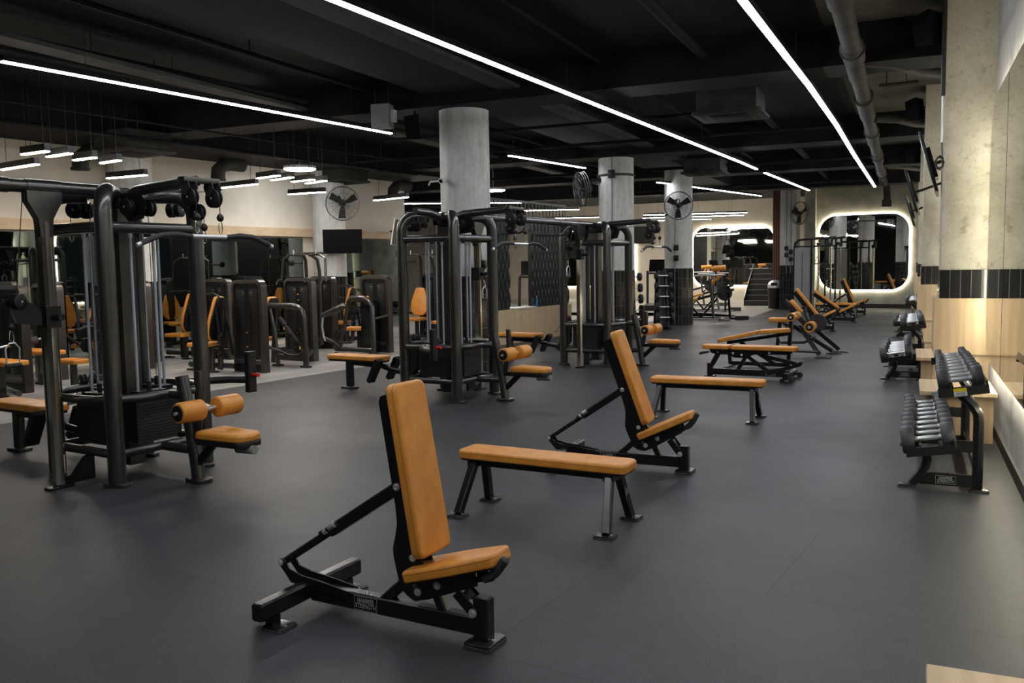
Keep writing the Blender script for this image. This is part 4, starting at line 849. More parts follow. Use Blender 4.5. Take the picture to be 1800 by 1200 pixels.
# two treadmills beyond the partition opening
def treadmill(lb, x, y, rz):
    t = thing('treadmill', lb, 'treadmill', (x, y, 0), rz, 'cardio machines beyond the partition')
    b = MB(); b.bb(-.4, .4, -1.0, .9, .0, .18); b.build('running_deck', 'plastic', t)
    for e in (-1, 1): b = MB(); b.tube([(e * .38, .75, .15), (e * .36, .55, 1.25), (e * .34, .2, 1.3)], .045, 10); b.build('side_post', 'char', t)
    b = MB(); b.rbar((-.38, .55, 1.25), (.38, .55, 1.25), .18, .06, .2); b.build('console_base', 'plastic', t)
    b = MB(); b.prism([(-.32, 0), (.32, 0), (.30, .42), (-.30, .42)], (0, .62, 1.3), (1, 0, 0), (0, .35, 1), .05); b.build('console_screen', 'screen', t)
treadmill('treadmill seen through the partition opening, nearer one', -10.2, 24.2, .5)
treadmill('treadmill beyond the partition opening, farther one', -8.9, 27.4, .3)
treadmill('treadmill behind the farthest cable tower near the back mirror', -8.0, 30.0, .2)
# ================================================================ MORE BENCHES
bD = make_adj('inclined tan bench right behind the slanted curl machine', (-2.52, 21.0, 0), 0.0, 128, 28)
bE = make_adj('inclined tan bench with the lowest backrest of the far three', (-2.25, 24.2, 0), 0.0, 143, 28)
bF = make_adj('upright tan bench farthest away, in front of the lit end mirror', (-2.15, 27.8, 0), 0.0, 113, 25)
# flat-set adjustable bench: seen with its wheels to the right
t = bC = thing('adjustable_bench', 'tan adjustable bench lying flat with its wheels to the right, seat end to the left', 'bench', (-2.52, 12.3, 0), math.radians(-5), 'adjustable benches')
leather_pad(t, 'seat', [(-.02, -.09), (.10, -.125), (.36, -.125), (.36, .125), (.10, .125), (-.02, .09)], (-.08, 0, .405), (1, 0, 0), (0, 1, 0), .055, .04)
leather_pad(t, 'backrest', [(.36, -.125), (1.22, -.125), (1.22, .125), (.36, .125)], (-.04, 0, .405), (1, 0, 0), (0, 1, 0), .055, .045)
for e in (-1, 1):
    b = MB(); b.prism([(.0, .40), (.27, .40), (.27, .33), (.1, .325), (.02, .35)], (0, e * .05, 0), (1, 0, 0), (0, 0, 1), .008); b.build('seat_plate', 'black', t)
    b = MB(); b.prism([(.28, .40), (1.1, .40), (1.11, .37), (1.08, .35), (.62, .34), (.52, .30), (.45, .285), (.34, .29), (.27, .33)], (0, e * .04, 0), (1, 0, 0), (0, 0, 1), .008); b.build('back_plate', 'black', t)
    for p in ((.33, .35), (.45, .33), (.12, .36), (.82, .37)): bolt(t, (p[0], e * .046, p[1]), (0, e, 0), .015)
    b = MB(); b.rbar((.02, e * .045, .17), (.12, e * .045, .35), .01, .05, .2, side=(0, 1, 0)); b.build('seat_link', 'black', t)
    b = MB(); b.prism([(.80, .06), (1.22, .20), (1.25, .24), (1.21, .26), (1.15, .22), (.95, .16), (.78, .13)], (0, e * .035, 0), (1, 0, 0), (0, 0, 1), .008); b.build('rear_arm', 'black', t)
    foot_plate(t, 1.08, e * .27, .13, .12); w_ = MB(); w_.lathe((1.16, e * .27 - .016, .05), [(.038, 0), (.042, .006), (.042, .026), (.038, .032)], (0, 1, 0), 18); w_.build('wheel', 'rubber', t)
b = MB(); b.rbar((.0, 0, .085), (1.08, 0, .085), .06, .085, .12); b.build('base_beam', 'black', t)
b = MB(); b.rbar((.0, 0, .02), (.0, 0, .20), .075, .075, .12, side=(0, 1, 0)); b.build('front_upright', 'black', t); foot_plate(t, 0, 0, .14, .17, .022)
b = MB(); b.rbar((1.09, -.33, .09), (1.09, .33, .09), .065, .085, .15); b.build('rear_crossbar', 'black', t)
b = MB(); b.rbar((.38, 0, .11), (.50, 0, .31), .05, .05, .15, side=(0, 1, 0)); b.build('brace', 'black', t); b = MB(); b.rbar((.80, 0, .11), (.52, 0, .31), .05, .05, .15, side=(0, 1, 0)); b.build('brace', 'black', t)
b = MB(); b.rbar((.70, 0, .33), (1.20, 0, .225), .05, .05, .15, side=(0, 1, 0)); b.build('strut_sleeve', 'black', t)
b = MB(); b.tube([(.0, -.05, .36), (-.09, -.05, .345), (-.14, -.05, .33)], [.012, .02, .018], 10); b.build('handle', 'grip', t)
badge(t, (.84, -.0308, .085), (1, 0, 0), (0, 0, 1), .135, .072)
# decline bench with roller post behind it
t = thing('decline_bench', 'tan decline bench with a roller post, just behind the flat lying bench', 'bench', (-2.45, 13.7, 0), math.radians(-5))
leather_pad(t, 'lower_pad', [(0, -.13), (.62, -.13), (.62, .13), (0, .13)], (-.22, 0, .36), (1, 0, .24), (0, 1, 0), .06, .04)
leather_pad(t, 'upper_pad', [(0, -.13), (.46, -.13), (.46, .13), (0, .13)], (.40, 0, .51), (1, 0, .08), (0, 1, 0), .06, .04)
b = MB(); b.rbar((-.1, 0, .36), (.82, 0, .52), .05, .05, .15, side=(0, 1, 0)); b.build('frame_beam', 'black', t)
b = MB(); b.rbar((.82, 0, .02), (.86, 0, .80), .055, .055, .15, side=(0, 1, 0)); b.build('roller_post', 'black', t)
b = MB(); b.rbar((.1, 0, .38), (.62, 0, .06), .05, .05, .15, side=(0, 1, 0)); b.build('brace', 'black', t)
b = MB(); b.rbar((-.05, 0, .05), (.84, 0, .05), .05, .06, .15, side=(0, 1, 0)); b.build('base_beam', 'black', t)
b = MB(); b.rbar((-.05, 0, .03), (-.08, 0, .37), .05, .05, .15, side=(0, 1, 0)); b.build('front_post', 'black', t)
for x in (-.05, .84): foot_plate(t, x, 0, .1, .5)
for z, x in ((.78, .90),):
    for e in (-1, 1): b = MB(); b.mat('leather').tube([(x, e * .05, z), (x, e * .24, z)], .06, 18); b.mat('plastic').tube([(x, e * .24, z), (x, e * .245, z)], .045, 16); b.mat('steel').tube([(x, e * .245, z), (x, e * .255, z)], .018, 12); b.build('roller_pad', None, t)
    b = MB(); b.cyl((x, -.24, z), (x, .24, z), .014, 10); b.build('roller_axle', 'steel', t)
# slanted curl machine
t = thing('curl_machine', 'slanted black curl machine with tan seat on a post, rollers and a weight plate', 'weight machine', (-1.72, 15.45, 0), math.radians(-2))
leather_pad(t, 'seat', [(-.17, -.13), (.17, -.13), (.2, 0), (.17, .13), (-.17, .13), (-.2, 0)], (-.33, .35, .55), (1, 0, 0), (0, 1, 0), .075, .07, .03)
b = MB(); b.rbar((-.38, .35, .02), (-.33, .35, .55), .05, .06, .15, side=(0, 1, 0)); b.build('seat_post', 'black', t)
foot_plate(t, -.38, .35, .3, .12, .016)
b = MB(); b.rbar((-.20, 0, .93), (.20, 0, .49), .20, .08, .15, side=(0, 1, 0)); b.build('slanted_board', 'plastic', t)
leather_pad(t, 'elbow_pad', [(0, -.11), (.27, -.11), (.27, .11), (0, .11)], (-.12, .03, .925), (.64, 0, -.74), (0, 1, 0), .05, .04)
b = MB(); b.rbar((.05, 0, .50), (.40, -.22, .05), .06, .07, .15, side=(0, 1, 0)); b.build('front_leg', 'black', t); b = MB(); b.rbar((-.06, .1, .50), (.52, .5, .05), .06, .07, .15, side=(0, 1, 0)); b.build('rear_leg', 'char', t)
b = MB(); b.rbar((.12, .1, .60), (.60, .8, .05), .06, .07, .15, side=(0, 1, 0)); b.build('rear_leg', 'char', t)
for p in ((.46, -.24), (.54, .52), (.62, .82)): foot_plate(t, p[0], p[1], .26, .09, .016)
b = MB(); b.tube([(-.35, .35, .30), (-.3, .3, .20), (.1, .2, .22), (.3, .0, .33)], .028, 10); b.build('base_beam', 'char', t)
b = MB(); b.tube([(-.3, -.1, .10), (.42, -.22, .10)], .024, 10); b.build('base_beam', 'char', t)
for (x, z) in ((.24, .51),):
    b = MB(); b.mat('leather').tube([(x, -.27, z), (x, .02, z)], .085, 20); b.mat('plastic').tube([(x, -.275, z), (x, -.265, z)], .062, 18); b.mat('steel').tube([(x, -.29, z), (x, -.27, z)], .024, 12); b.build('roller_pad', None, t)
    b = MB(); b.cyl((x, -.28, z), (x, .3, z), .016, 10); b.build('roller_axle', 'steel', t)
b = MB(); b.lathe((.30, .25, .55), [(.02, 0), (.145, .0), (.15, .01), (.15, .03), (.145, .04), (.02, .04)], (.15, 1, 0), 28); b.build('weight_plate', 'rubber', t)
b = MB(); b.tube([(.14, .0, .85), (.14, -.02, .70), (.2, -.04, .58)], .022, 10); b.build('lever_arm', 'plastic', t)
# far flat bench and hyper bench seen under the inclined ones
f3 = make_flat('flat bench far away, partly hidden by the inclined benches', (-2.35, 26.2, 0), 0.0)
# ================================================================ FUNCTIONAL TRAINER
t = thing('functional_trainer', 'grey cabinet cable trainer with twin chrome columns near the lit end mirror', 'cable machine', (-3.1, 29.0, 0), 0)
b = MB(); b.bb(-.2, .26, -.12, .12, .05, 2.0); b.build('stack_cabinet', 'grey', t)
b = MB(); b.bb(.02, .04, -.125, -.121, .1, 1.95); b.build('cabinet_joint', 'dark', t)
b = MB(); b.bb(.0, .16, -.13, -.122, 1.82, 1.92); b.build('placard', 'print', t)
for x in (-.22, .29, .70, 1.0): b = MB(); b.rbar((x, 0, .02), (x, 0, 2.25 if x > 0 else 2.1), .05, .08, .15, side=(1, 0, 0)); b.build('upright', 'black', t)
for y in (-.1, .1): b = MB(); b.tube([(-.22, y, 2.0), (-.2, y, 2.15), (-.1, y, 2.24), (.1, y, 2.26), (1.15, y, 2.28)], .03, 10); b.build('top_rail', 'black', t)
b = MB(); b.rbar((-.22, -.1, 2.04), (1.0, -.1, 2.04), .04, .05, .15); b.build('lower_rail', 'black', t)
for x, y in ((.55, -.55), (.92, -.75), (1.15, -.1)):
    b = MB(); b.rbar((x, y, .03), (x, y, 2.1), .05, .05, .2, side=(1, 0, 0)); b.build('chrome_column', 'chrome', t)
    b = MB(); b.rbar((x - .3, y * .3, 2.26), (x + .12, y, 2.30), .05, .06, .15); b.build('top_arm', 'black', t)
    pulley(t, (x + .02, y - .06, 2.2), (1, .3, 0), .06); b = MB(); b.bb(x - .05, x + .05, y - .1, y + .05, 2.02, 2.14); b.build('carriage', 'plastic', t)
b = MB(); b.bb(-.25, 1.2, -.14, .14, 0, .05); b.build('base_plate', 'black', t)
for x, y in ((.55, -.55), (.92, -.75)): b = MB(); b.rbar((x, y, .025), (x, -.1, .025), .08, .05, .15); b.build('base_arm', 'black', t)
for (x, y), lb in zip(((.52, -.64), (.76, -.70)), ('triangle pull handle hanging left on the far cable trainer', 'strap pull handle hanging right on the far cable trainer')):
    h = thing('pull_strap', lb, 'handle', (-3.1 + x, 29.0 + y, 1.72), 0)
    b = MB(); b.cyl((0, 0, 0), (0, 0, .38), .005, 6); b.build('cable', 'cable', h)
    b = MB(); b.tube([(0, 0, 0), (-.09, 0, -.22)], .009, 6); b.build('strap', 'plastic', h); b = MB(); b.tube([(0, 0, 0), (.09, 0, -.22)], .009, 6); b.build('strap', 'plastic', h)
    b = MB(); b.cyl((-.1, 0, -.22), (.1, 0, -.22), .018, 10); b.build('grip', 'grip', h)
# ================================================================ PLATE LOADED ROW STATIONS
def row_station(lb, x, y, rz, v=0):
    t = thing('lever_row_machine', lb, 'weight machine', (x, y, 0), rz, 'plate loaded stations by the stairs')
    def T(nm, pts, r, m='char'): b = MB(); b.tube(pts, r, 10); return b.build(nm, m, t)
    def R(nm, p, q, w, h, m='black', s=(0, 1, 0)): b = MB(); b.rbar(p, q, w, h, .15, side=s); return b.build(nm, m, t)
    R('base_rail', (-.9, -.3, .05), (.55, -.3, .05), .06, .06, 'grey'); R('base_rail', (-.9, .3, .05), (.75, .3, .05), .06, .06)
    R('cross_foot', (.3, -.4, .05), (.3, .4, .05), .06, .06, 'char', (0, 0, 1)); R('end_box', (.6, .3, .07), (.95, .3, .07), .12, .12, 'char')
    R('lever_bar', (-1.0, -.1, .42), (.62, -.1, .86), .06, .07, 'char'); R('upright', (.12, -.3, .05), (-.02, -.1, 1.15), .06, .07, 'char'); R('upright', (.45, .3, .05), (.42, .1, .95), .05, .06)
    R('brace', (-.30, 0, .08), (.15, 0, .60), .05, .05); R('brace', (-.30, 0, .08), (-.6, 0, .45), .05, .05)
    leather_pad(t, 'chest_pad', [(0, -.14), (.42, -.14), (.42, .14), (0, .14)], (.02, 0, .98), (.7, 0, .72) if v == 0 else (.4, 0, .9), (0, 1, 0), .06, .04)
    b = MB(); b.mat('leather').tube([(.0, -.05, 1.42), (.38, -.05, 1.44)], .07, 16); b.build('roller_pad', None, t); T('roller_post', [(.1, .05, .95), (.12, 0, 1.42)], .03)
    leather_pad(t, 'seat', [(-.2, -.15), (.2, -.15), (.2, .15), (-.2, .15)], (-.55, -.1, .52), (1, 0, .25), (0, 1, 0), .07, .04)
    T('hand_bar', [(-.55, -.3, 1.24), (.42, -.3, 1.26)], .022, 'steel')
    b = MB(); b.lathe((.32, .15, .75), [(.03, 0), (.20, 0), (.21, .02), (.20, .04), (.03, .04)], (0, 1, 0), 24); b.build('weight_plate', 'rubber', t)
    b = MB(); b.lathe((.32, -.02, .75), [(.025, 0), (.025, .3)], (0, 1, 0), 12); b.build('plate_peg', 'steel', t)
    return t
row_station('plate loaded row station with slanted grey lever beside the farthest round column', -4.95, 24.3, 0)
row_station('plate loaded station nearest the back mirror left of the stairs', -5.75, 28.5, .4, 1)
row_station('plate loaded station between the row station and the stairs', -6.9, 32.0, .2, 1)
# ================================================================ STAIRS, BIN, SLATS
t = thing('staircase', 'small black staircase rising towards the far wall beside the waste bin', 'stairs', (-5.02, 32.7, 0), 0)
for i in range(7): b = MB(); b.bb(-.42, .58, i * .28, (i + 1) * .28 + .02, 0, .19 * (i + 1)); b.build('step', 'dark', t); b = MB(); b.bb(-.42, .58, i * .28 - .012, i * .28 + .012, .19 * (i + 1) - .012, .19 * (i + 1) + .003); b.build('step_nosing', 'grey', t)
b = MB(); b.prism([(-.02, 0), (2.0, 0), (2.0, 1.40), (1.9, 1.42), (-.02, .30)], (-.45, 0, 0), (0, 1, 0), (0, 0, 1), .04); b.build('stringer', 'black', t)
b = MB(); b.tube([(-.45, .0, .30), (-.45, .0, .34), (-.45, 1.98, 1.48)], .02, 8); b.build('stringer_cap', 'steel', t)
t = thing('waste_bin', 'black round waste bin with a silver domed lid at the foot of the stairs', 'waste bin', (-4.16, 30.9, 0), 0)
b = MB(); b.lathe((0, 0, 0), [(.2, 0), (.21, .02), (.235, .70)], seg=28); b.build('bin_body', 'plastic', t)
b = MB(); b.lathe((0, 0, .70), [(.24, 0), (.24, .10), (.2, .19), (.12, .25), (.02, .27)], seg=28); b.build('domed_lid', 'steel', t)
b = MB(); b.box((0, -.2, .83), (.2, .1, .1)); b.build('lid_opening', 'plastic', t)
t = thing('slat_panel', 'tall panel of reddish wooden slats between the stairs and the far pillar', 'wall panel', (-4.12, 31.45, 0), 0)
b = MB(); b.bb(-.2, .2, -.02, .08, 0, 4.2); b.build('back_board', 'dark', t)
for i in range(6): b = MB(); x = -.165 + i * .066; b.bb(x - .02, x + .02, -.06, -.021, 0, 4.2); b.build('slat', 'redwood', t)
# ================================================================ A FRAME BAR RACKS
def tree(lb, x, y, rz, curl=False, n=5, side='front'):
    t = thing('dumbbell_tree', lb, 'dumbbell rack', (x, y, 0), rz, 'A frame racks between the round columns'); pw_ = .12 if curl else .085
    for e in (-1, 1):
        for s in (-1, 1): b = MB(); b.rbar((s * .38, e * pw_, .04), (s * .10, e * pw_, 1.42), .045, .06, .15, side=(0, 1, 0)); b.build('leaning_post', 'black', t)
        b = MB(); b.rbar((-.48, e * pw_, .03), (.48, e * pw_, .03), .08, .06, .2); b.build('floor_foot', 'plastic', t)
    b = MB(); b.prism([(-.36, .06), (.36, .06), (.09, 1.40), (-.09, 1.40)], (0, 0, 0), (1, 0, 0), (0, 0, 1), .12); b.build('centre_panel', 'dark', t)
    for k in range(n):
        z = .28 + k * .25; u = .38 - (z / 1.42) * .28
        for s in (1, -1):
            for e in (-1, 1): b = MB(); b.rbar((s * (u + .02), e * pw_, z - .035), (s * (u + .10), e * pw_, z - .02), .03, .02, .2, side=(0, 1, 0)); b.build('bar_hook', 'black', t)
            if s < 0: continue
            lbs = ['lowest', 'second lowest', 'middle', 'second highest', 'highest'][k]
            w_ = lb.split(',')[0]
            d = thing('curl_bar' if curl else 'fixed_dumbbell', '%s %s on the %s' % (lbs, 'curl bar' if curl else 'short chrome dumbbell', w_), 'barbell' if curl else 'dumbbell', V(x, y, 0) + Matrix.Rotation(rz, 3, 'Z') @ V(u + .075, 0, z + .015), rz, ('curl bars on ' if curl else 'dumbbells on ') + w_)
            b = MB(); L = .30 if curl else .215
            b.tube([(0, -L, 0), (0, -.2, 0), (.03, -.1, .0), (-.03, 0, 0), (.03, .1, 0), (0, .2, 0), (0, L, 0)] if curl else [(0, -L + .06, 0), (0, L - .06, 0)], .015, 8); b.build('handle', 'steel', d)
            R = (.125 if curl else .112) - .008 * k
            for e in (-1, 1): b = MB(); b.lathe((0, e * (L - .08), 0), [(R * .9, 0), (R, .01), (R, .065), (R * .85, .08)], (0, e, 0), 18); b.build('head', 'rubber', d)
    return t
tree('black A frame rack beside the farthest round column, its short dumbbells stacked five high', -5.55, 21.2, math.radians(-62))
tree('black A frame rack behind the farthest cable tower, holding curl bars', -5.95, 19.6, math.radians(-58), True)
tree('black A frame rack farther back between the round columns, holding small bars', -6.75, 21.4, math.radians(-60), True)
# ================================================================ FANS, SCREENS, CAMERAS, SPEAKERS
def fan(lb, c, nrm, arm_to, r=.36):
    t = thing('wall_fan', lb, 'fan', c, 0, 'wall mounted fans'); n = Vector(nrm).normalized(); u = n.cross(V(0, 0, 1)).normalized(); w = u.cross(n)
    cage = MB()
    for rr, o in ((r, .05), (r, -.05), (r * .98, 0)): cage.tube([n * o + (u * math.cos(a) + w * math.sin(a)) * rr for a in [2 * PI * i / 40 for i in range(41)]], .007, 6)
    for rr, o in ((r * .66, .085), (r * .33, .10)): cage.tube([n * o + (u * math.cos(a) + w * math.sin(a)) * rr for a in [2 * PI * i / 32 for i in range(33)]], .003, 5)
    for i in range(36):
        a = 2 * PI * i / 36; d = u * math.cos(a) + w * math.sin(a)
        cage.tube([n * .10 + d * .04, n * .095 + d * r * .5, n * .05 + d * r], .0022, 4); 
        if i % 2 == 0: cage.tube([n * -.10 + d * .06, n * -.09 + d * r * .5, n * -.05 + d * r], .0022, 4)
    cage.build('cage', 'mesh', t)
    for i in range(3):
        a = 2 * PI * i / 3 + .5; d = u * math.cos(a) + w * math.sin(a); e = u * -math.sin(a) + w * math.cos(a); b = MB()
        L = []
        for s_, wd, tw in ((.04, .03, .03), (.35 * r / .36 * .45, .075, .03), (r * .88, .10, .015)): L += [d * s_ - e * wd * .6 + n * tw, d * s_ + e * wd - n * tw, d * s_ + e * wd - n * (tw - .006), d * s_ - e * wd * .6 + n * (tw + .006)]
        b.add(L, [(4 * k + j, 4 * k + (j + 1) % 4, 4 * k + 4 + (j + 1) % 4, 4 * k + 4 + j) for k in range(2) for j in range(4)] + [(3, 2, 1, 0), (8, 9, 10, 11)]); b.build('blade', 'plastic', t)
    b = MB(); b.tube([n * .08, n * .02, n * -.10, n * -.22], [.045, .05, .08, .07], 16); b.build('motor', 'plastic', t)
    A = Vector(arm_to) - Vector(c); b = MB(); b.tube([n * -.16, n * -.2 + V(0, 0, .04), A * .6 + V(0, 0, .10), A], .022, 8); b.build('bracket_arm', 'black', t)
    b = MB(); b.lathe(A, [(.07, -.015), (.07, .015)], V(A.x, A.y, 0), 16); b.build('wall_plate', 'black', t)
fan('side mounted fan on the second round column, seen nearly edge on', (-6.28, 17.55, 3.16), (-.75, -.66, -.12), (-5.98, 17.80, 3.35))
fan('fan on the farthest round column facing the hall', (-5.22, 21.62, 3.0), (.15, -1, -.15), (-5.40, 22.25, 3.15), .34)
fan('fan on the left wall column above the hanging television', tuple(G(LX + 1.15, 14.27, 2.98)), tuple(GX * .8 - GY * .6 + V(0, 0, -.2)), tuple(G(LX + .77, 14.5, 3.1)))
fan('fan on the far pillar beside the lit end mirror', (-3.25, 29.7, 3.12), (.8, -.6, -.1), (-3.50, 30.28, 3.2))
def screen(lb, c, yaw, w=.78, h=.47, tilt=0, back='black', arm=None):
    t = thing('television', lb, 'television', c, yaw, 'televisions'); R = Matrix.Rotation(tilt, 3, 'X'); uy, uz = R @ V(0, 1, 0), R @ V(0, 0, 1); ux = V(1, 0, 0)
    b = MB(); b.pad([(-w / 2, -h / 2), (w / 2, -h / 2), (w / 2, h / 2), (-w / 2, h / 2)], uy * .025, ux, uz, .03, .004, .01, 2); b.build('casing', back, t)
    b = MB(); b.box(uy * -.006 + V(0, 0, 0), (w - .02, .003, h - .02), (ux, uy, uz)); b.build('screen', 'screen', t)
    b = MB(); b.box(uy * .045, (w * .5, .035, h * .5), (ux, uy, uz)); b.build('back_box', back, t)
    if arm: A = Matrix.Rotation(-yaw, 3, 'Z') @ (Vector(arm) - Vector(c)); b = MB(); b.tube([uy * .05, uy * .15, A], .018, 8); b.build('mount_arm', 'black', t)
screen('black television hanging on the left wall column', (-11.22, 16.0, 2.18), math.radians(36), .84, .52, math.radians(6), arm=tuple(G(LX + .75, 14.45, 2.1)))
screen('tilted television with a pale casing left of the middle cable tower', (-11.08, 18.0, 2.43), math.radians(112), .95, .62, math.radians(10), 'white', arm=tuple(G(LX, 17.3, 2.5)))
screen('black television on the right wall just behind the nearest wall pillar', (.16, 10.85, 2.62), math.radians(-92), 1.0, .66, math.radians(16), arm=(WX, 11.0, 2.85))
screen('black television on the right wall, middle one', (.0, 14.2, 2.55), math.radians(-92), 1.0, .62, math.radians(16), arm=(WX, 14.2, 2.8))
screen('black television on the right wall, farthest one', (-.02, 18.6, 2.5), math.radians(-92), 1.0, .60, math.radians(16), arm=(WX, 18.6, 2.8))
screen('black television on the far white wall behind the second round column', (-10.9, 38.25, 2.85), 0, 1.2, .75, 0, arm=(-10.9, 38.59, 2.85))
def cctv(lb, c, d, arm):
    t = thing('security_camera', lb, 'camera', c, 0, 'security cameras'); d = Vector(d).normalized()
    b = MB(); b.rbar(d * .07, d * -.09, .07, .07, .25); b.build('housing', 'white', t); b = MB(); b.lathe(d * .069, [(.026, 0), (.026, .006), (.012, .008)], d, 14); b.build('lens', 'screen', t)
    b = MB(); b.tube([d * -.08, Vector(arm) - Vector(c)], .014, 8); b.build('bracket', 'white', t)
cctv('white security camera on the nearest round column', (-5.98, 10.96, 2.80), (.15, -1, -.25), (-6.00, 11.16, 2.80))
cctv('white security camera on the farthest round column', (-5.66, 22.16, 2.82), (.2, -1, -.25), (-5.64, 22.35, 2.82))
t = thing('camera_arm', 'short pale bracket arm left of the security camera on the nearest column', 'bracket', (-6.02, 11.0, 2.80), 0); b = MB(); b.tube([(0, 0.02, 0), (-.16, -.03, -.01), (-.2, 0, -.05)], .013, 8); b.build('bracket_tube', 'white', t)
for (c, lb, ax) in (((.13, 10.02, 3.90), 'black loudspeaker high beside the nearest right wall pillar', .285), ((.04, 15.4, 3.93), 'black loudspeaker high beside the second right wall pillar', .17), ((.0, 22.2, 3.93), 'small black loudspeaker high beside the third right wall pillar', .17), ((-6.35, 10.85, 3.55), 'black loudspeaker hanging left of the nearest round column', None)):
    yaw = math.radians(-35 if ax else 25); t = thing('loudspeaker', lb, 'loudspeaker', c, yaw, 'black loudspeakers')
    b = MB(); b.hull8([V(-.10, -.08, -.17), V(.10, -.09, -.19), V(.09, .08, -.16), V(-.08, .08, -.14), V(-.13, -.11, .12), V(.07, -.13, .16), V(.07, .07, .15), V(-.12, .07, .13)]); b.build('cabinet', 'speaker', t)
    m_ = Matrix.Rotation(-yaw, 3, 'Z'); b = MB(); b.tube([(0, .07, .0), m_ @ V(ax - c[0] + .01, .12, .05)] if ax else [(0, .07, .0), (0, .14, .1), (0, .14, 4.24 - c[2])], .012, 8); b.build('mount_arm', 'black', t)
t = thing('wall_conduit', 'thick black pipe at the top left edge of the nearest right wall pillar', 'pipe', (.262, 9.86, 3.2), 0, 'conduits on columns'); b = MB(); b.cyl((0, 0, 0), (0, 0, 1.05), .022, 10); b.build('pipe', 'cable', t)
t = thing('wall_conduit', 'thin silver pipe at the left edge of the nearest right wall pillar', 'pipe', (.262, 9.86, 2.75), 0, 'conduits on columns'); b = MB(); b.cyl((0, 0, 0), (0, 0, .45), .010, 10); b.build('pipe', 'steel', t)
t = thing('cable_coil', 'tangled coil of cables at the left edge of the nearest right wall pillar', 'cable', (.245, 9.87, 2.55), 0)
b = MB(); b.tube([(.035 * math.cos(k * .7) * (1 + .3 * math.sin(k * 1.9)), -.01 + .012 * math.sin(k * 1.3), .06 * math.sin(k * .7) * (1 + .2 * math.cos(k))) for k in range(46)] + [(.017, -.01, .2)], .006, 6); b.build('cable_loops', 'cable', t)
# conduits and switch boxes on the columns
for (x, y, z0, z1, lb) in ((-5.66, 17.665, 0.02, 3.9, 'pale conduit running down the second round column'), (-5.46, 22.235, .02, 3.1, 'pale conduit running down the farthest round column'), (-3.72, 30.27, 1.2, 4.2, 'left conduit on the far dark tiled pillar'), (-3.58, 30.27, 1.2, 4.2, 'right conduit on the far dark tiled pillar')):
    t = thing('wall_conduit', lb, 'pipe', (x, y, z0), 0, 'conduits on columns'); b = MB(); b.cyl((0, 0, 0), (0, 0, z1 - z0), .013, 10); b.build('pipe', 'steel' if 0 else 'grey', t)
for (x, y, z, s, lb) in ((-5.66, 17.64, 3.45, .14, 'black junction box high on the second round column'), (-5.42, 22.19, 1.98, .12, 'upper black switch box on the farthest round column'), (-5.42, 22.19, 1.72, .12, 'lower black switch box on the farthest round column'), (-3.72, 30.25, 2.02, .12, 'upper left switch box on the far tiled pillar'), (-3.72, 30.25, 1.80, .12, 'lower left switch box on the far tiled pillar'), (-3.58, 30.25, 1.90, .12, 'upper right switch box on the far tiled pillar'), (-3.58, 30.25, 1.66, .12, 'lower right switch box on the far tiled pillar')):
    t = thing('switch_box', lb, 'switch box', (x, y, z), 0, 'black switch boxes'); b = MB(); b.pad([(-s / 2, -s * .6), (s / 2, -s * .6), (s / 2, s * .6), (-s / 2, s * .6)], (0, .03, 0), (1, 0, 0), (0, 0, 1), .06, .006, .01, 2); b.build('box_body', 'plastic', t)
# ================================================================ CEILING SERVICES
def cassette(lb, x, y, z, s=.95, rz=0):
    t = thing('air_conditioner_cassette', lb, 'air conditioner', (x, y, z), rz, 'ceiling air conditioner cassettes'); h = s / 2
    b = MB(); b.bb(-h * .86, h * .86, -h * .86, h * .86, .06, .34); b.build('casing', 'duct', t)
    b = MB(); b.pad([(-h, -h), (h, -h), (h, h), (-h, h)], (0, 0, .06), (1, 0, 0), (0, -1, 0), .04, .012, .1); b.build('face_panel', 'duct', t)
    b = MB(); b.pad([(-h * .55, -h * .55), (h * .55, -h * .55), (h * .55, h * .55), (-h * .55, h * .55)], (0, 0, .019), (1, 0, 0), (0, -1, 0), .006, .002, .05); b.build('intake_grille', 'paint', t)
    for i, (a, c_) in enumerate(((1, 0), (-1, 0), (0, 1), (0, -1))): b = MB(); b.box((a * h * .76, c_ * h * .76, .018), (.06 if a else s * .55, .06 if c_ else s * .55, .006)); b.build('air_slot', 'dark', t)
    for a in (-1, 1):
        for c_ in (-1, 1): b = MB(); b.cyl((a * h * .7, c_ * h * .7, .33), (a * h * .7, c_ * h * .7, 4.24 - z), .006, 6); b.build('hanger_rod', 'cable', t)
def put(px, py, z): # point at height z seen at a photo pixel
    d = ROT @ Vector((px - 900, 600 - py, -F_PX)); return d * ((z - CAM_H) / d.z) + V(0, 0, CAM_H)
for px, py, z, s, lb in ((1285, 208, 3.62, .95, 'ceiling cassette between the two bright light rows'), (1240, 308, 3.55, .95, 'ceiling cassette farther back above the side fans'), (235, 272, 3.45, .95, 'ceiling cassette above the left pendant bars'), (600, 323, 3.45, .95, 'ceiling cassette above the left wall fan'), (1690, 80, 3.9, .01, '')):
    if lb: p = put(px, py, z); cassette(lb, p.x, p.y, z, s, GA if px < 700 else 0)
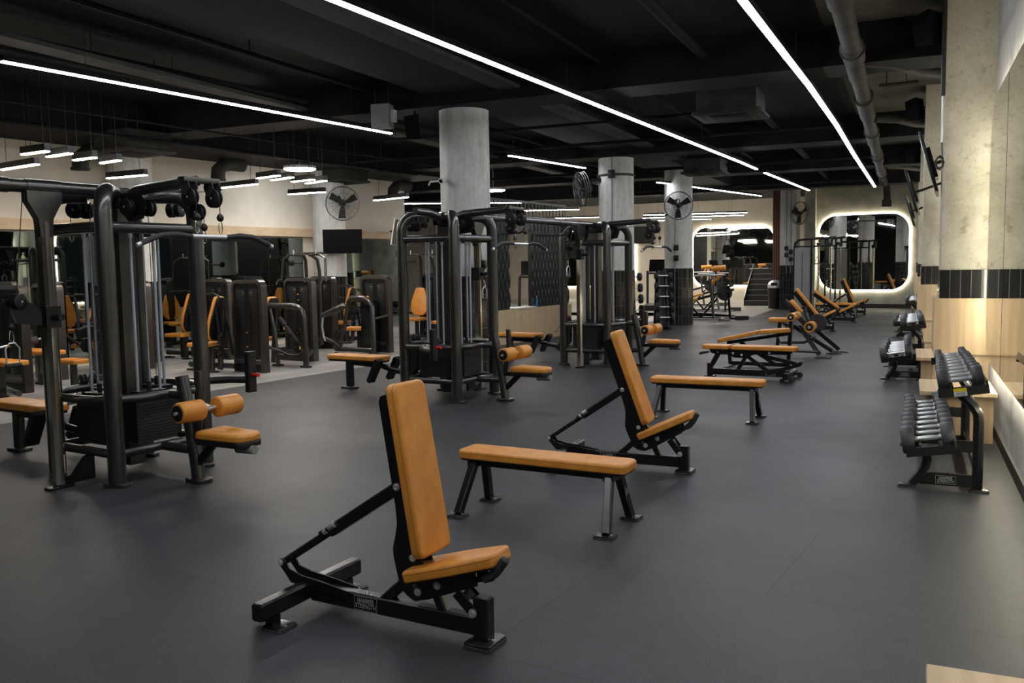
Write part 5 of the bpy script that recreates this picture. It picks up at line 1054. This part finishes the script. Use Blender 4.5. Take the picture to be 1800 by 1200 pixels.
# spiral duct along the right side
t = thing('spiral_duct', 'grey spiral air duct running along the ceiling at the right', 'air duct', (-.57, 5.0, 3.85), 0)
b = MB(); P = []; RR = []
k = 0; y = 0
while y < 23.5:
    P.append(V(-.008 * y, y, 0)); RR.append((.112 if k % 2 else .12) if int(y / 1.7) % 2 else .098); y += .05; k += 1
b.tube(P, RR, 18, up=(0, 0, 1)); b.build('duct_tube', 'duct', t, 60)
for y in (2.2, 5.3, 8.4, 12.0, 16.0, 20.5):
    b = MB(); b.lathe((-.008 * y, y, 0), [(.11, -.03), (.135, -.02), (.135, .02), (.11, .03)], (0, 1, 0), 20); b.build('duct_collar', 'duct', t)
    b = MB(); b.cyl((-.008 * y, y, .11), (-.008 * y, y, .39), .01, 6); b.build('hanger_rod', 'cable', t)
for y, x1 in ((6.0, .9), (10.5, .9), (18.5, .8)):
    b = MB(); b.tube([(0, y, .0), (.35, y + .3, .0), (.6, y + .9, .0), (x1, y + 1.2, .0)], .065, 12); b.build('branch_duct', 'duct', t)
b = MB(); b.tube([(-.18, 23.4, 0), (-.12, 23.65, -.06), (-.10, 23.8, -.3), (-.1, 23.8, -.5)], .1, 14); b.build('duct_outlet', 'duct', t)
b = MB(); b.box((-.1, 23.75, -.58), (.26, .26, .2)); b.build('outlet_box', 'duct', t)
# elbows on the left wall
for px, py, lb in ((140, 275, 'black exhaust elbow on the left wall above the pendant bars'), (382, 297, 'black exhaust elbow on the left wall between the pendant groups'), (690, 333, 'black exhaust elbow at the end of the left wall')):
    d = ROT @ Vector((px - 900, 600 - py, -F_PX)); q = (LX + .55) / (d.dot(GX)); p = d * q + V(0, 0, CAM_H)
    t = thing('exhaust_elbow', lb, 'air duct', (p.x, p.y, p.z), GA, 'exhaust elbows'); b = MB(); b.tube([(0, .62, .12), (0, .35, .12), (0, .15, .09), (0, .02, -.02), (0, 0, -.2)], .13, 14); b.build('elbow_tube', 'duct', t); b = MB(); b.lathe((0, 0, -.2), [(.15, -.02), (.15, .02)], seg=18); b.build('end_flange', 'duct', t)
# pipes and trays
pipes = [((-9.5, -3, 4.05), (-6.9, 24, 4.05), .045, 'thick pipe under the ceiling over the left part of the hall'), ((-9.8, -3, 4.0), (-7.2, 24, 4.0), .025, 'thin pipe beside the thick ceiling pipe'), ((-7.0, 0, 4.08), (-7.0, 31, 4.08), .03, 'pipe over the cable towers'), ((-3.6, 0, 4.12), (-3.6, 30, 4.12), .03, 'pipe beside the middle light row'), ((-2.3, 0, 4.05), (-2.3, 30, 4.05), .055, 'black pipe between the two bright light rows'), ((-8.6, 13.6, 3.85), (-2.0, 13.6, 3.85), .025, 'cross pipe in front of the second column'), ((-12, 15.6, 3.8), (-1.2, 15.6, 3.8), .03, 'low cross pipe behind the nearest round column'), ((-10, 20.4, 3.78), (-.7, 20.4, 3.78), .035, 'cross pipe between the second and third columns'), ((-9, 25.8, 3.75), (-.9, 25.8, 3.75), .03, 'cross pipe near the end wall'), ((-.42, 12.4, 4.0), (.08, 12.4, 4.0), .022, 'short galvanised pipe by the spiral duct, nearer one'), ((-.45, 13.6, 4.02), (.05, 13.6, 4.02), .025, 'short galvanised pipe by the spiral duct, farther one'), ((-12.2, -2, 3.62), (-9.9, 17, 3.62), .028, 'long pipe above the pendant light bars'), ((-11.3, -2, 3.72), (-9.1, 17, 3.72), .018, 'thin pipe above the pendant light bars')]
for a, c_, r, lb in pipes:
    a, c_ = V(*a), V(*c_); t = thing('ceiling_pipe', lb, 'pipe', a, 0, 'ceiling pipes'); L = (c_ - a); b = MB(); b.cyl((0, 0, 0), L, r, 10); b.build('pipe', 'duct' if 'galvanised' in lb else 'paint', t)
    n = max(2, int(L.length / 3.2))
    for i in range(n): p = L * ((i + .4) / n); b = MB(); b.cyl(p, (p.x, p.y, 4.24 - a.z), .007, 6); b.build('hanger_rod', 'cable', t)
for x, y0, y1, lb in ((-4.88, 0, 20, 'perforated cable tray over the middle of the hall'), (-8.3, 2, 26, 'perforated cable tray over the machines')):
    t = thing('cable_tray', lb, 'cable tray', (x, y0, 3.92), 0, 'cable trays'); b = MB(); b.bb(-.15, .15, 0, y1 - y0, 0, .004); b.bb(-.152, -.148, 0, y1 - y0, 0, .05); b.bb(.148, .152, 0, y1 - y0, 0, .05); b.build('tray', 'duct', t)
    b = MB()
    for i in range(4): b.tube([(-.1 + i * .06 + .015 * math.sin(k + i), k * (y1 - y0) / 12, .02) for k in range(13)], .012, 6)
    b.build('cables', 'cable', t)['kind'] = 'stuff'
    for k in range(6): b = MB(); b.cyl((0, 1 + k * 4.2, .0), (0, 1 + k * 4.2, .32), .006, 6); b.build('hanger_rod', 'cable', t)
for px, py, z, lb in ((637, 181, 4.1, 'small white smoke detector above the left light row'), (362, 224, 4.1, 'small white smoke detector left of the other')):
    p = put(px, py, z); t = thing('smoke_detector', lb, 'smoke detector', p, 0, 'smoke detectors'); b = MB(); b.lathe((0, 0, 0), [(.03, -.03), (.06, -.02), (.07, .01), (.07, .14)], seg=18); b.build('detector_body', 'white', t)
p = put(672, 205, 3.7); t = thing('control_box', 'pale control box under the ceiling at the end of the left light row', 'control box', p, .2)
b = MB(); b.bb(-.13, .13, -.1, .1, -.16, .16); b.build('box_body', 'grey', t)
for x in (-.1, .1): b = MB(); b.cyl((x, 0, .16), (x, 0, 4.24 - 3.7), .008, 6); b.build('hanger_rod', 'cable', t)
b = MB(); b.bb(.14, .20, -.05, .05, -.08, .08); b.build('side_socket', 'white', t)
